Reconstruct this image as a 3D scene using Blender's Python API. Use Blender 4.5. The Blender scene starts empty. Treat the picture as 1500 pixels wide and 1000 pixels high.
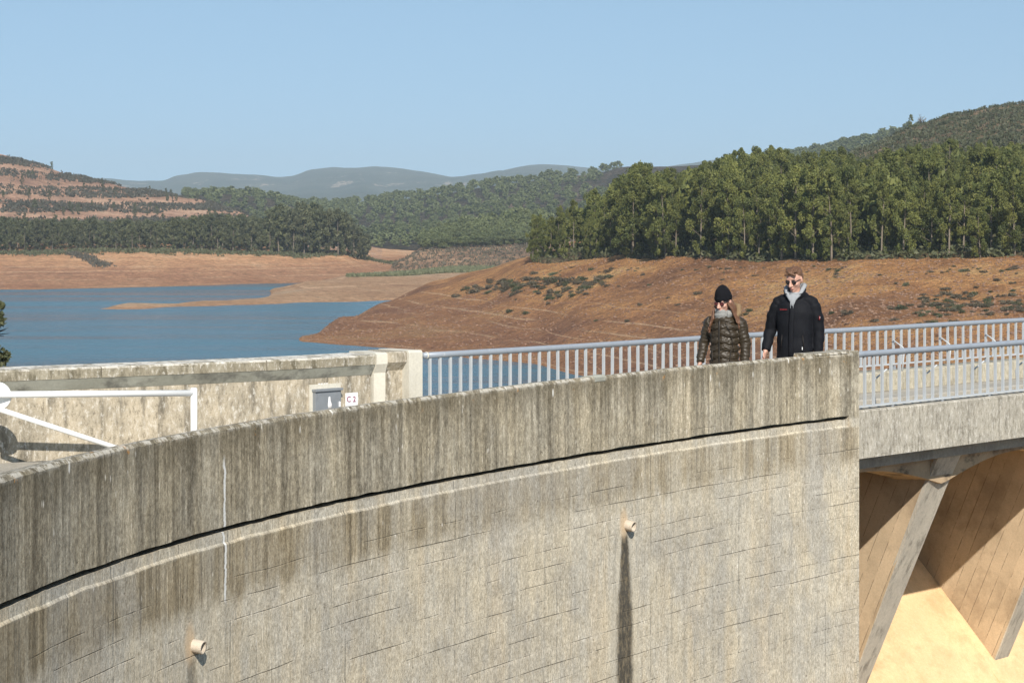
import bpy, bmesh, math, random
import numpy as np
from mathutils import Vector, Matrix, Euler

random.seed(7)
rng = np.random.default_rng(11)
D = bpy.data
SC = bpy.context.scene
COL = SC.collection
R = math.radians

# ------------------------------------------------------------------ camera, sky, sun, exposure
FPX, HY, CAMZ = 3200.0, 332.0, 2.25          # focal length in photo pixels, horizon row, camera height over the crest road
cam_d = D.cameras.new('camera')
cam = D.objects.new('camera', cam_d)
COL.objects.link(cam)
cam.location = (0, 0, CAMZ)
cam.rotation_euler = (R(90), 0, 0)
cam_d.sensor_width = 36.0
cam_d.lens = 36.0 * FPX / 1500.0
cam_d.shift_y = -(500 - HY) / 1500.0
cam_d.clip_start = 0.1
cam_d.clip_end = 30000
SC.camera = cam

SUN_EL = 35.5
SUN_AZ = -8.0      # light travels this many degrees to the right of straight ahead
world = D.worlds.new('World')
SC.world = world
world.use_nodes = True
wn = world.node_tree
wn.nodes.clear()
w_out = wn.nodes.new('ShaderNodeOutputWorld')
w_bg = wn.nodes.new('ShaderNodeBackground')
w_sky = wn.nodes.new('ShaderNodeTexSky')
w_sky.sky_type = 'NISHITA'
w_sky.sun_disc = False
w_sky.sun_elevation = R(SUN_EL)
w_sky.sun_rotation = R(180 + SUN_AZ)
w_sky.altitude = 100
w_sky.air_density = 1.0
w_sky.dust_density = 0.3
w_sky.ozone_density = 0.7
w_bg.inputs['Strength'].default_value = 0.122
# read the sky a little higher than the true elevation: a clear, dry horizon without the yellow belt
w_tc = wn.nodes.new('ShaderNodeTexCoord')
w_sep = wn.nodes.new('ShaderNodeSeparateXYZ'); w_cmb = wn.nodes.new('ShaderNodeCombineXYZ')
w_ma = wn.nodes.new('ShaderNodeMath'); w_ma.operation = 'ABSOLUTE'
w_mb = wn.nodes.new('ShaderNodeMath'); w_mb.operation = 'MULTIPLY_ADD'
w_mb.inputs[1].default_value = 0.80; w_mb.inputs[2].default_value = 0.20
wn.links.new(w_tc.outputs['Generated'], w_sep.inputs[0])
wn.links.new(w_sep.outputs[0], w_cmb.inputs[0]); wn.links.new(w_sep.outputs[1], w_cmb.inputs[1])
wn.links.new(w_sep.outputs[2], w_ma.inputs[0]); wn.links.new(w_ma.outputs[0], w_mb.inputs[0]); wn.links.new(w_mb.outputs[0], w_cmb.inputs[2])
wn.links.new(w_cmb.outputs[0], w_sky.inputs['Vector'])
w_t = wn.nodes.new('ShaderNodeMix'); w_t.data_type = 'RGBA'; w_t.blend_type = 'MULTIPLY'; w_t.inputs[0].default_value = 1.0
w_t.inputs[7].default_value = (0.93, 1.0, 0.945, 1)
wn.links.new(w_sky.outputs[0], w_t.inputs[6]); wn.links.new(w_t.outputs[2], w_bg.inputs['Color'])
wn.links.new(w_bg.outputs[0], w_out.inputs['Surface'])

sun_d = D.lights.new('sun', 'SUN')
sun_d.energy = 4.9
sun_d.angle = R(0.53)
sun_d.color = (1.0, 0.94, 0.85)
sun = D.objects.new('sun', sun_d)
COL.objects.link(sun)
_l = Vector((math.sin(R(SUN_AZ)) * math.cos(R(SUN_EL)), math.cos(R(SUN_AZ)) * math.cos(R(SUN_EL)), -math.sin(R(SUN_EL))))
sun.rotation_euler = _l.to_track_quat('-Z', 'Y').to_euler()

SC.view_settings.view_transform = 'Standard'
SC.view_settings.look = 'None'
SC.view_settings.exposure = 0.32
SC.view_settings.gamma = 1.0
SC.view_settings.use_curve_mapping = False

# ------------------------------------------------------------------ small helpers
def W(x, y, Z):
    """a point of the photograph at distance Z in front of the camera"""
    return Vector(((x - 750) / FPX * Z, Z, CAMZ - (y - HY) / FPX * Z))

def tag(o, label=None, cat=None, group=None, kind=None):
    if label: o['label'] = label
    if cat: o['category'] = cat
    if group: o['group'] = group
    if kind: o['kind'] = kind
    return o

def empty(name, loc=(0, 0, 0), rz=0.0):
    o = D.objects.new(name, None)
    o.empty_display_size = 0.2
    COL.objects.link(o)
    o.location = loc
    o.rotation_euler = (0, 0, rz)
    return o

def link_mesh(name, me, mat=None, parent=None):
    if mat is not None and len(me.materials) == 0:
        me.materials.append(mat)
    o = D.objects.new(name, me)
    COL.objects.link(o)
    if parent is not None: o.parent = parent
    return o

def mesh_np(name, verts, faces, uv=None, smooth=False):
    me = D.meshes.new(name)
    me.from_pydata([tuple(v) for v in verts], [], [tuple(f) for f in faces])
    if uv is not None:
        ul = me.uv_layers.new(name='UVMap')
        li = np.zeros(len(me.loops), dtype=np.int32)
        me.loops.foreach_get('vertex_index', li)
        ul.data.foreach_set('uv', np.asarray(uv, dtype=np.float32)[li].ravel())
    if smooth:
        me.polygons.foreach_set('use_smooth', [True] * len(me.polygons))
    me.update()
    return me

class MB:
    """collects simple solids, links them as one mesh object"""
    def __init__(s): s.v = []; s.f = []; s.sm = []
    def add(s, vs, fs, sm=False):
        o = len(s.v)
        s.v += [tuple(v) for v in vs]
        s.f += [tuple(i + o for i in f) for f in fs]
        s.sm += [sm] * len(fs)
    def box(s, c, size, rz=0.0, M=None, bev=0.0):
        hx, hy, hz = size[0] / 2, size[1] / 2, size[2] / 2
        if bev > 0:
            bm = bmesh.new()
            bmesh.ops.create_cube(bm, size=1.0)
            bmesh.ops.scale(bm, vec=size, verts=bm.verts)
            bmesh.ops.bevel(bm, geom=bm.edges[:], offset=bev, segments=2, affect='EDGES', profile=0.6)
            vs = [v.co.copy() for v in bm.verts]
            bm.verts.index_update()
            fs = [[v.index for v in f.verts] for f in bm.faces]
            bm.free()
        else:
            vs = [Vector((x * hx, y * hy, z * hz)) for x in (-1, 1) for y in (-1, 1) for z in (-1, 1)]
            fs = [(0, 1, 3, 2), (4, 6, 7, 5), (0, 4, 5, 1), (2, 3, 7, 6), (0, 2, 6, 4), (1, 5, 7, 3)]
        M2 = M if M is not None else Matrix.Translation(Vector(c)) @ Matrix.Rotation(rz, 4, 'Z')
        s.add([M2 @ v for v in vs], fs)
    def tube(s, pts, rad, n=10, cap=True, sx=1.0, sy=1.0, up=None):
        pts = [Vector(p) for p in pts]
        if not hasattr(rad, '__len__'): rad = [rad] * len(pts)
        rings = []
        ref = Vector(up) if up is not None else None
        for i, p in enumerate(pts):
            a = pts[max(i - 1, 0)]; b = pts[min(i + 1, len(pts) - 1)]
            d = (b - a).normalized() if (b - a).length > 1e-9 else Vector((0, 0, 1))
            r0 = ref if ref is not None else (Vector((1, 0, 0)) if abs(d.x) < 0.8 else Vector((0, 1, 0)))
            u = (r0 - d * r0.dot(d)).normalized(); w = d.cross(u)
            rr = rad[i]
            if hasattr(rr, '__len__'): ru, rw = rr
            else: ru, rw = rr * sx, rr * sy
            rings.append([p + u * (math.cos(2 * math.pi * k / n) * ru) + w * (math.sin(2 * math.pi * k / n) * rw) for k in range(n)])
        vs = [v for r in rings for v in r]
        fs = []
        for i in range(len(rings) - 1):
            for k in range(n):
                k2 = (k + 1) % n
                fs.append((i * n + k, i * n + k2, (i + 1) * n + k2, (i + 1) * n + k))
        if cap:
            fs.append(tuple(reversed(range(n))))
            fs.append(tuple((len(rings) - 1) * n + k for k in range(n)))
        s.add(vs, fs, True)
    def ball(s, c, r, rot=None, seg=18, rings=12):
        if not hasattr(r, '__len__'): r = (r, r, r)
        c = Vector(c)
        m = rot.to_matrix() if rot is not None else Matrix.Identity(3)
        vs = [c + m @ Vector((0, 0, r[2]))]
        for i in range(1, rings):
            t = math.pi * i / rings
            for k in range(seg):
                a = 2 * math.pi * k / seg
                vs.append(c + m @ Vector((r[0] * math.sin(t) * math.cos(a), r[1] * math.sin(t) * math.sin(a), r[2] * math.cos(t))))
        vs.append(c + m @ Vector((0, 0, -r[2])))
        fs = []
        for k in range(seg):
            fs.append((0, 1 + k, 1 + (k + 1) % seg))
        for i in range(rings - 2):
            for k in range(seg):
                a = 1 + i * seg; b = a + seg; k2 = (k + 1) % seg
                fs.append((a + k, b + k, b + k2, a + k2))
        l = len(vs) - 1; a = 1 + (rings - 2) * seg
        for k in range(seg):
            fs.append((a + (k + 1) % seg, a + k, l))
        s.add(vs, fs, True)
    def mesh(s, name):
        me = D.meshes.new(name)
        me.from_pydata(s.v, [], s.f)
        me.polygons.foreach_set('use_smooth', s.sm)
        me.update()
        return me
    def build(s, name, mat, parent=None):
        return link_mesh(name, s.mesh(name), mat, parent)
    def remeshed(s, name, mat, parent=None, voxel=0.008, smooth=4, fn=None):
        me = s.mesh(name + '_src')
        tmp = D.objects.new('tmp', me)
        COL.objects.link(tmp)
        m = tmp.modifiers.new('r', 'REMESH'); m.mode = 'VOXEL'; m.voxel_size = voxel; m.use_smooth_shade = True
        if smooth:
            k = tmp.modifiers.new('s', 'SMOOTH'); k.iterations = smooth; k.factor = 0.5
        dg = bpy.context.evaluated_depsgraph_get()
        dg.update()
        out = D.meshes.new_from_object(tmp.evaluated_get(dg))
        D.objects.remove(tmp); D.meshes.remove(me)
        out.materials.clear()
        if fn is not None:
            for v in out.vertices:
                v.co = fn(v.co)
        out.polygons.foreach_set('use_smooth', [True] * len(out.polygons))
        out.name = name
        return link_mesh(name, out, mat, parent)

# value noise in numpy -------------------------------------------------------
_P = rng.integers(0, 1 << 30, size=(512, 512)).astype(np.float64) / (1 << 30)
def vnoise(x, y):
    xi = np.floor(x).astype(int); yi = np.floor(y).astype(int)
    fx = x - xi; fy = y - yi
    fx = fx * fx * (3 - 2 * fx); fy = fy * fy * (3 - 2 * fy)
    a = _P[xi % 512, yi % 512]; b = _P[(xi + 1) % 512, yi % 512]
    c = _P[xi % 512, (yi + 1) % 512]; d = _P[(xi + 1) % 512, (yi + 1) % 512]
    return (a * (1 - fx) + b * fx) * (1 - fy) + (c * (1 - fx) + d * fx) * fy - 0.5
def fbm(x, y, oct=5):
    s = 0; a = 1.0
    for i in range(oct):
        s = s + a * vnoise(x * 2 ** i + 17.3 * i, y * 2 ** i + 5.1 * i); a *= 0.5
    return s

# ------------------------------------------------------------------ material node shorthand
class NT:
    def __init__(s, name):
        s.m = D.materials.new(name); s.m.use_nodes = True
        s.t = s.m.node_tree; s.t.nodes.clear()
        s.out = s.n('ShaderNodeOutputMaterial')
    def n(s, ty, **k):
        nd = s.t.nodes.new(ty)
        for a, b in k.items(): setattr(nd, a, b)
        return nd
    def put(s, sock, v):
        if v is None: return
        if isinstance(v, bpy.types.NodeSocket): s.t.links.new(v, sock)
        elif isinstance(v, (tuple, list)):
            v = tuple(v)
            if sock.type == 'RGBA' and len(v) == 3: v = v + (1.0,)
            sock.default_value = v
        else:
            if sock.type == 'RGBA': v = (v, v, v, 1)
            sock.default_value = v
    def math(s, op, a, b=None, c=None, clamp=False):
        nd = s.n('ShaderNodeMath', operation=op, use_clamp=clamp)
        s.put(nd.inputs[0], a)
        if b is not None: s.put(nd.inputs[1], b)
        if c is not None: s.put(nd.inputs[2], c)
        return nd.outputs[0]
    def mul(s, a, b): return s.math('MULTIPLY', a, b)
    def add(s, a, b): return s.math('ADD', a, b)
    def sub(s, a, b): return s.math('SUBTRACT', a, b)
    def sstep(s, a, lo, hi):
        nd = s.n('ShaderNodeMapRange', interpolation_type='SMOOTHSTEP')
        s.put(nd.inputs['Value'], a); s.put(nd.inputs['From Min'], lo); s.put(nd.inputs['From Max'], hi)
        return nd.outputs[0]
    def noise(s, vec, scale=1.0, detail=4.0, rough=0.55, dist=0.0):
        nd = s.n('ShaderNodeTexNoise')
        s.put(nd.inputs['Vector'], vec); nd.inputs['Scale'].default_value = scale
        nd.inputs['Detail'].default_value = detail; nd.inputs['Roughness'].default_value = rough
        nd.inputs['Distortion'].default_value = dist
        return nd.outputs['Fac']
    def voro(s, vec, scale=1.0, feature='F1', rand=1.0, out='Distance'):
        nd = s.n('ShaderNodeTexVoronoi', feature=feature)
        s.put(nd.inputs['Vector'], vec); nd.inputs['Scale'].default_value = scale
        nd.inputs['Randomness'].default_value = rand
        return nd.outputs[out]
    def mapv(s, vec, sc=(1, 1, 1), loc=(0, 0, 0)):
        nd = s.n('ShaderNodeMapping')
        s.put(nd.inputs['Vector'], vec); nd.inputs['Scale'].default_value = sc; nd.inputs['Location'].default_value = loc
        return nd.outputs[0]
    def coord(s, which='Object'): return s.n('ShaderNodeTexCoord').outputs[which]
    def pos(s): return s.n('ShaderNodeNewGeometry').outputs['Position']
    def sep(s, v):
        nd = s.n('ShaderNodeSeparateXYZ'); s.put(nd.inputs[0], v); return nd.outputs
    def comb(s, x, y, z=0.0):
        nd = s.n('ShaderNodeCombineXYZ')
        s.put(nd.inputs[0], x); s.put(nd.inputs[1], y); s.put(nd.inputs[2], z)
        return nd.outputs[0]
    def mix(s, f, a, b, mode='MIX'):
        nd = s.n('ShaderNodeMix', data_type='RGBA', blend_type=mode, clamp_factor=True)
        s.put(nd.inputs[0], f); s.put(nd.inputs[6], a); s.put(nd.inputs[7], b)
        return nd.outputs[2]
    def ramp(s, f, stops):
        nd = s.n('ShaderNodeValToRGB'); cr = nd.color_ramp
        while len(cr.elements) < len(stops): cr.elements.new(0.5)
        for e, (p, c) in zip(cr.elements, stops):
            e.position = p; e.color = (c + (1,)) if len(c) == 3 else c
        s.put(nd.inputs[0], f); return nd.outputs[0]
    def bump(s, h, strength=0.5, dist=0.01, normal=None):
        nd = s.n('ShaderNodeBump'); nd.inputs['Strength'].default_value = strength
        nd.inputs['Distance'].default_value = dist; s.put(nd.inputs['Height'], h)
        if normal is not None: s.put(nd.inputs['Normal'], normal)
        return nd.outputs[0]
    def principled(s, color, rough=0.9, metal=0.0, normal=None, spec=0.3, **k):
        b = s.n('ShaderNodeBsdfPrincipled')
        s.put(b.inputs['Base Color'], color); s.put(b.inputs['Roughness'], rough); s.put(b.inputs['Metallic'], metal)
        b.inputs['Specular IOR Level'].default_value = spec
        if normal is not None: s.put(b.inputs['Normal'], normal)
        for a, v in k.items(): s.put(b.inputs[a.replace('_', ' ')], v)
        return b.outputs[0]
    def done(s, sh):
        s.put(s.out.inputs['Surface'], sh); return s.m

def plain(name, col, rough=0.8, metal=0.0, spec=0.3, var=0.12, scale=8.0, bump=0.0):
    t = NT(name); c = t.coord()
    f = t.noise(c, scale, 5)
    a = tuple(x * (1 - var) for x in col); b = tuple(min(1, x * (1 + var)) for x in col)
    nm = t.bump(t.noise(c, scale * 6, 3), bump, 0.01) if bump else None
    return t.done(t.principled(t.mix(f, a, b), rough, metal, nm, spec))

# ------------------------------------------------------------------ crest geometry
# pixel column -> drop of the outer top edge of the near parapet below the horizon row
_tx = np.array([-160, 0, 180, 261, 400, 500, 620, 700, 780, 860, 892, 1030, 1198, 1258.])
_ty = np.array([757, 701.5, 653.5, 637, 614.5, 598, 582, 571.5, 560.5, 553, 549.5, 536, 520.5, 515.5])
_pf = np.polyfit(_tx, _ty, 4)
WALL_H = 1.05
def near_pt(x):
    v = np.polyval(_pf, x) - HY
    Z = (CAMZ - WALL_H) * FPX / v
    return Vector(((x - 750) / FPX * Z, Z, 0))
NEAR = [near_pt(x) for x in np.linspace(-120, 1258, 90)]
d0 = (NEAR[0] - NEAR[1]).normalized()
pre = []
for k in range(9, 0, -1):
    pre.append(NEAR[0] + d0 * (0.9 * k) + Vector((-0.004 * k * k, 0, 0)))
NEAR = pre + NEAR
P0 = NEAR[-1].copy()
T = Vector((0.69, 0.724, 0)).normalized()
N = Vector((T.y, -T.x, 0))                     # outward, downstream
def L(a, o, z): return P0 + T * a + N * o + Vector((0, 0, z))   # bridge frame: along, outwards, up

def arclen(path):
    s = [0.0]
    for a, b in zip(path[:-1], path[1:]): s.append(s[-1] + (b - a).length)
    return s
NEAR_S = arclen(NEAR)
def u_at(px):
    best = min(range(len(NEAR)), key=lambda i: abs(750 + FPX * NEAR[i].x / NEAR[i].y - px) if NEAR[i].y > 3 else 9e9)
    return NEAR_S[best]
def frame_at(path, u):
    s = arclen(path)
    for i in range(len(path) - 1):
        if s[i] <= u <= s[i + 1]:
            f = (u - s[i]) / (s[i + 1] - s[i]); p = path[i].lerp(path[i + 1], f)
            d = (path[i + 1] - path[i]).normalized()
            return p, d, Vector((d.y, -d.x, 0))
    d = (path[-1] - path[-2]).normalized()
    return path[-1] + d * (u - s[-1]), d, Vector((d.y, -d.x, 0))

def catmull(pts, sub=10):
    pts = [Vector((p[0], p[1], 0)) for p in pts]
    P = [pts[0] * 2 - pts[1]] + pts + [pts[-1] * 2 - pts[-2]]
    out = []
    for i in range(1, len(P) - 2):
        for k in range(sub):
            t = k / sub
            out.append(0.5 * ((2 * P[i]) + (P[i + 1] - P[i - 1]) * t + (2 * P[i - 1] - 5 * P[i] + 4 * P[i + 1] - P[i + 2]) * t * t
                              + (-P[i - 1] + 3 * P[i] - 3 * P[i + 1] + P[i + 2]) * t ** 3))
    out.append(pts[-1].copy())
    return out
def far_pt(x, y, drop=1.2):
    Z = drop * FPX / (y - HY)
    return ((x - 750) / FPX * Z, Z)
# inner top edge of the upstream parapet, then the line of the upstream handrail
FARP = [(-14.5, 12.2), (-9.2, 15.0), far_pt(0, 542.5), far_pt(400, 527), far_pt(545, 519.5), far_pt(617, 520.8, 1.23)]
FARR = [far_pt(617, 520.8, 1.23), far_pt(860, 506.5, 1.23), far_pt(1095, 491, 1.23), far_pt(1258, 482.5, 1.23), far_pt(1500, 468.5, 1.23), (11.4, 33.2), (15.4, 37.3)]
_all = catmull(FARP + FARR[1:], 12)
k_split = min(range(len(_all)), key=lambda i: (_all[i] - Vector((FARR[0][0], FARR[0][1], 0))).length)
FAR_WALL = _all[:k_split + 1]
FAR_RAIL = _all[k_split:]

def sweep(path, prof, name, mat, parent=None, u0=0.0, closed=True, s0=None, s1=None, smooth=False, caps=True, voff=None):
    """extrude a (offset, z) profile along a path; offset>0 is downstream. UV = metres along, metres of height"""
    s = arclen(path)
    if s0 is not None or s1 is not None:
        a = s0 if s0 is not None else 0; b = s1 if s1 is not None else s[-1]
        us = [a] + [q for q in s if a + 1e-4 < q < b - 1e-4] + [b]
    else: us = s
    fr = [frame_at(path, u) for u in us]
    # smooth normals
    verts = []; uvs = []; faces = []
    pr = list(prof)
    if closed: pr = pr + [pr[0]]
    # duplicated profile corners for sharp edges & clean uv
    nseg = len(pr) - 1
    for j in range(nseg):
        base = len(verts)
        (oa, za), (ob, zb) = pr[j], pr[j + 1]
        flat = abs(za - zb) < 1e-6
        for i, (p, d, n) in enumerate(fr):
            n2 = n
            verts.append(p + n2 * oa + Vector((0, 0, za))); verts.append(p + n2 * ob + Vector((0, 0, zb)))
            uvs.append((us[i] + u0, za)); uvs.append((us[i] + u0, zb if not flat else zb + abs(ob - oa)))
        for i in range(len(fr) - 1):
            a = base + 2 * i
            faces.append((a, a + 2, a + 3, a + 1))
    if closed and caps:
        for i in (0, len(fr) - 1):
            p, d, n = fr[i]; base = len(verts)
            for (o, z) in prof:
                verts.append(p + n * o + Vector((0, 0, z))); uvs.append((us[i] + u0 + o, z))
            faces.append(tuple(range(base, base + len(prof))))
    me = mesh_np(name, verts, faces, uvs)
    bm = bmesh.new(); bm.from_mesh(me)
    bmesh.ops.remove_doubles(bm, verts=bm.verts, dist=1e-5)
    bmesh.ops.recalc_face_normals(bm, faces=bm.faces)
    bm.to_mesh(me); bm.free()
    return link_mesh(name, me, mat, parent)

# ------------------------------------------------------------------ concrete
U_END = NEAR_S[-1]
U_PIPE1, U_PIPE2, U_CRACK = u_at(923), u_at(283), u_at(331)
def concrete_wall():
    t = NT('weathered_concrete')
    uv = t.coord('UV'); u, v, _ = t.sep(uv)
    wob = t.noise(uv, 0.7, 3)
    P = t.comb(u, v)
    big = t.noise(t.mapv(P, (0.55, 0.4, 1)), 1.0, 4, 0.6)
    blot = t.noise(t.mapv(P, (2.3, 1.5, 1)), 1.0, 6, 0.65)
    st1 = t.noise(t.mapv(P, (16, 0.55, 1)), 1.0, 6, 0.62)
    st2 = t.noise(t.mapv(P, (38, 1.6, 1), (3, 9, 0)), 1.0, 4, 0.6)
    st3 = t.noise(t.mapv(P, (3.2, 0.22, 1), (13, 5, 0)), 1.0, 5, 0.6)
    grain = t.noise(P, 75, 4, 0.7)
    grain2 = t.noise(t.mapv(P, (30, 17, 1)), 1.0, 4, 0.75)
    # base
    base = t.mix(t.sstep(blot, 0.35, 0.65), (0.54, 0.49, 0.39), (0.455, 0.42, 0.345))
    base = t.mix(t.mul(t.sstep(st1, 0.48, 0.74), 0.6), base, (0.33, 0.305, 0.255))
    base = t.mix(t.mul(t.sstep(st3, 0.5, 0.66), 0.45), base, (0.52, 0.43, 0.30))
    base = t.mix(t.mul(t.sstep(st2, 0.52, 0.72), 0.35), base, (0.27, 0.26, 0.23))
    # parapet: heavy dark algae streaks, denser to the left
    par = t.sstep(v, 0.40, 0.455)
    leftw = t.sstep(u, U_END - 1.5, U_END - 12.5)
    dk = t.add(t.mul(st1, 0.55), t.add(t.mul(st3, 0.45), t.mul(leftw, 0.035)))
    pcol = t.ramp(t.add(t.add(dk, t.mul(t.sub(st2, 0.5), 0.30)), t.mul(t.sub(grain2, 0.5), 0.34)), [(0.36, (0.54, 0.48, 0.37)), (0.46, (0.42, 0.375, 0.285)), (0.56, (0.29, 0.258, 0.195)), (0.66, (0.15, 0.13, 0.095))])
    pcol = t.mix(t.mul(t.sstep(st2, 0.55, 0.70), 0.5), pcol, (0.34, 0.31, 0.25))
    topdirt = t.mul(t.sstep(t.add(v, t.mul(t.sub(st1, 0.5), 0.6)), 0.72, 1.05), 0.55)
    pcol = t.mix(topdirt, pcol, (0.125, 0.105, 0.068))
    col = t.mix(par, base, pcol)
    # the dark run-off band right under the ledge
    edge = t.add(v, t.mul(t.sub(t.noise(t.mapv(P, (4.5, 0.6, 1), (3, 1, 0)), 1, 5, 0.7), 0.5), 0.34))
    band = t.mul(t.sstep(edge, -0.06, 0.10), t.sub(1.0, t.sstep(v, 0.33, 0.36)))
    bcol = t.ramp(t.add(t.mul(st1, 0.6), t.mul(st2, 0.4)), [(0.36, (0.42, 0.36, 0.26)), (0.5, (0.28, 0.235, 0.16)), (0.62, (0.15, 0.125, 0.085))])
    bandamt = t.mul(band, t.add(0.25, t.add(t.mul(leftw, 0.40), t.mul(t.sstep(st3, 0.40, 0.60), 0.65))))
    col = t.mix(bandamt, col, bcol)
    # the grey, rough lifts
    grey = t.mul(t.sstep(t.add(big, t.mul(t.sub(blot, 0.5), 0.5)), 0.46, 0.62), 0.45)
    col = t.mix(t.mul(grey, t.sub(1.0, par)), col, (0.36, 0.34, 0.30))
    # board joints: horizontal, broken
    vv = t.add(v, t.mul(t.sub(t.noise(t.mapv(P, (0.9, 0.5, 1)), 1, 2), 0.5), 0.05))
    fr = t.math('FRACT', t.math('DIVIDE', t.add(vv, 20.0), 0.127))
    dist = t.math('ABSOLUTE', t.sub(fr, 0.5))
    rowid = t.math('FLOOR', t.math('DIVIDE', t.add(vv, 20.0), 0.127))
    brk = t.noise(t.comb(t.mul(u, 0.9), t.mul(rowid, 3.71)), 1.0, 6, 0.72)
    jl = t.mul(t.sstep(dist, t.add(0.018, t.mul(t.noise(P, 9, 3), 0.045)), 0.006), t.sstep(brk, 0.47, 0.62))
    jl = t.mul(jl, t.sub(1.0, t.sstep(v, 0.10, 0.22)))
    jl_p = t.mul(t.mul(t.sstep(dist, 0.05, 0.012), t.sstep(brk, 0.56, 0.66)), t.mul(par, t.sstep(u, U_END - 4.0, U_END - 2.0)))
    jl = t.add(jl, t.mul(jl_p, 0.6))
    # lift joints: rough lines
    rj = 0.0
    for zz, wd in ((-0.13, 0.03), (-1.02, 0.028), (-1.95, 0.03)):
        dd = t.math('ABSOLUTE', t.sub(t.add(v, t.mul(t.sub(t.noise(t.mapv(P, (3, 3, 1), (zz, 0, 0)), 1, 5, 0.7), 0.5), 0.09)), zz))
        q = t.mul(t.sstep(dd, wd, 0.003), t.sstep(grain2, 0.38, 0.62))
        rj = t.add(rj, q)
    # vertical panel joints
    def vline(period, off, w, thr):
        uu = t.add(u, t.mul(t.sub(t.noise(t.mapv(P, (1.5, 1.0, 1), (off, 3, 0)), 1, 3), 0.5), 0.03))
        f2 = t.math('ABSOLUTE', t.sub(t.math('FRACT', t.math('DIVIDE', t.add(uu, off), period)), 0.5))
        return t.mul(t.sstep(f2, w / period, w * 0.25 / period), t.sstep(t.noise(t.mapv(P, (0.9, 2.0, 1), (off * 3, 1, 0)), 1, 4, 0.7), thr, thr + 0.08))
    vj = t.add(t.mul(vline(1.45, 0.3, 0.012, 0.46), 0.7), t.mul(vline(0.47, 0.1, 0.008, 0.54), 0.5))
    vj = t.mul(vj, t.sub(1.0, t.mul(par, 0.6)))
    col = t.mix(t.mul(jl, 0.55), col, (0.12, 0.105, 0.085))
    col = t.mix(t.mul(rj, 0.5), col, (0.58, 0.53, 0.44))
    col = t.mix(t.mul(vj, 0.55), col, (0.12, 0.11, 0.09))
    # dark pock marks, pale lime scabs and droppings
    pk = t.voro(t.mapv(P, (26, 17, 1)), 1.0)
    pkm = t.mul(t.sstep(pk, 0.16, 0.05), t.sstep(t.noise(P, 5, 3), 0.56, 0.64))
    col = t.mix(t.mul(pkm, 0.7), col, (0.07, 0.065, 0.05))
    wsp = t.voro(t.mapv(P, (17, 6, 1), (2, 5, 0)), 1.0)
    wm = t.mul(t.sstep(wsp, 0.15, 0.06), t.sstep(t.noise(t.mapv(P, (2.2, 1.4, 1), (7, 7, 0)), 1, 4, 0.7), 0.50, 0.58))
    col = t.mix(t.mul(wm, 0.85), col, (0.74, 0.70, 0.62))
    wl = t.mul(t.sstep(t.noise(t.mapv(P, (46, 0.7, 1), (8, 3, 0)), 1, 3, 0.6), 0.66, 0.72), t.sstep(t.noise(t.mapv(P, (5, 5, 1), (1, 2, 0)), 1, 5, 0.75), 0.46, 0.60))
    col = t.mix(t.mul(wl, 0.75), col, (0.60, 0.56, 0.47))
    # pale crumbly patches
    cr = t.mul(t.sstep(t.noise(t.mapv(P, (7, 11, 1), (4, 8, 0)), 1, 7, 0.85), 0.60, 0.68), t.sub(1.0, t.mul(par, 0.7)))
    col = t.mix(t.mul(cr, 0.55), col, (0.56, 0.50, 0.40))
    # orange lichen near the top edge
    lic = t.mul(t.sstep(t.noise(t.mapv(P, (7, 7, 1), (9, 2, 0)), 1, 5, 0.6), 0.63, 0.67), t.sstep(v, 0.93, 1.04))
    col = t.mix(t.mul(lic, 0.85), col, (0.50, 0.23, 0.045))
    mot = t.noise(t.mapv(P, (15, 7.5, 1), (5, 5, 0)), 1.0, 8, 0.86)
    col = t.mix(1.0, col, t.mix(t.sstep(mot, 0.33, 0.67), t.mix(par, (0.80, 0.79, 0.77), (0.66, 0.65, 0.63)), (1.24, 1.25, 1.26)), 'MULTIPLY')
    mot2 = t.noise(t.mapv(P, (60, 30, 1), (5, 1, 0)), 1.0, 5, 0.9)
    col = t.mix(1.0, col, t.mix(t.sstep(mot2, 0.36, 0.62), (0.66, 0.65, 0.63), (1.26, 1.27, 1.28)), 'MULTIPLY')
    thin = t.mul(t.sstep(t.noise(t.mapv(P, (55, 1.1, 1), (2, 6, 0)), 1, 4, 0.65), 0.58, 0.68), t.sstep(t.noise(t.mapv(P, (3, 2.2, 1), (6, 2, 0)), 1, 5, 0.75), 0.44, 0.58))
    col = t.mix(t.mul(thin, 0.5), col, (0.13, 0.12, 0.10))
    warm = t.noise(t.mapv(P, (2.6, 0.9, 1), (21, 4, 0)), 1.0, 5, 0.7)
    col = t.mix(1.0, col, t.mix(t.sstep(warm, 0.38, 0.62), (1.03, 0.985, 0.92), (0.98, 0.975, 0.985)), 'MULTIPLY')
    drp = t.mul(t.sstep(t.voro(t.mapv(P, (9, 3.2, 1), (12, 5, 0)), 1.0), 0.13, 0.06), t.sstep(v, 0.80, 0.98))
    col = t.mix(t.mul(drp, 0.9), col, (0.78, 0.75, 0.68))
    topw = t.mul(t.sstep(v, WALL_H - 0.045, WALL_H - 0.004), t.sstep(t.noise(P, 14, 5, 0.8), 0.46, 0.58))
    col = t.mix(t.mul(topw, 0.7), col, (0.62, 0.58, 0.50))
    # white crack with lime, left part
    cu = t.add(U_CRACK, t.mul(t.sub(t.noise(t.comb(0.0, t.mul(v, 5.0)), 1, 4, 0.7), 0.5), 0.085))
    cd = t.math('ABSOLUTE', t.sub(u, cu))
    cw = t.add(0.006, t.mul(t.noise(t.comb(3.0, t.mul(v, 9.0)), 1, 4), 0.022))
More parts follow.
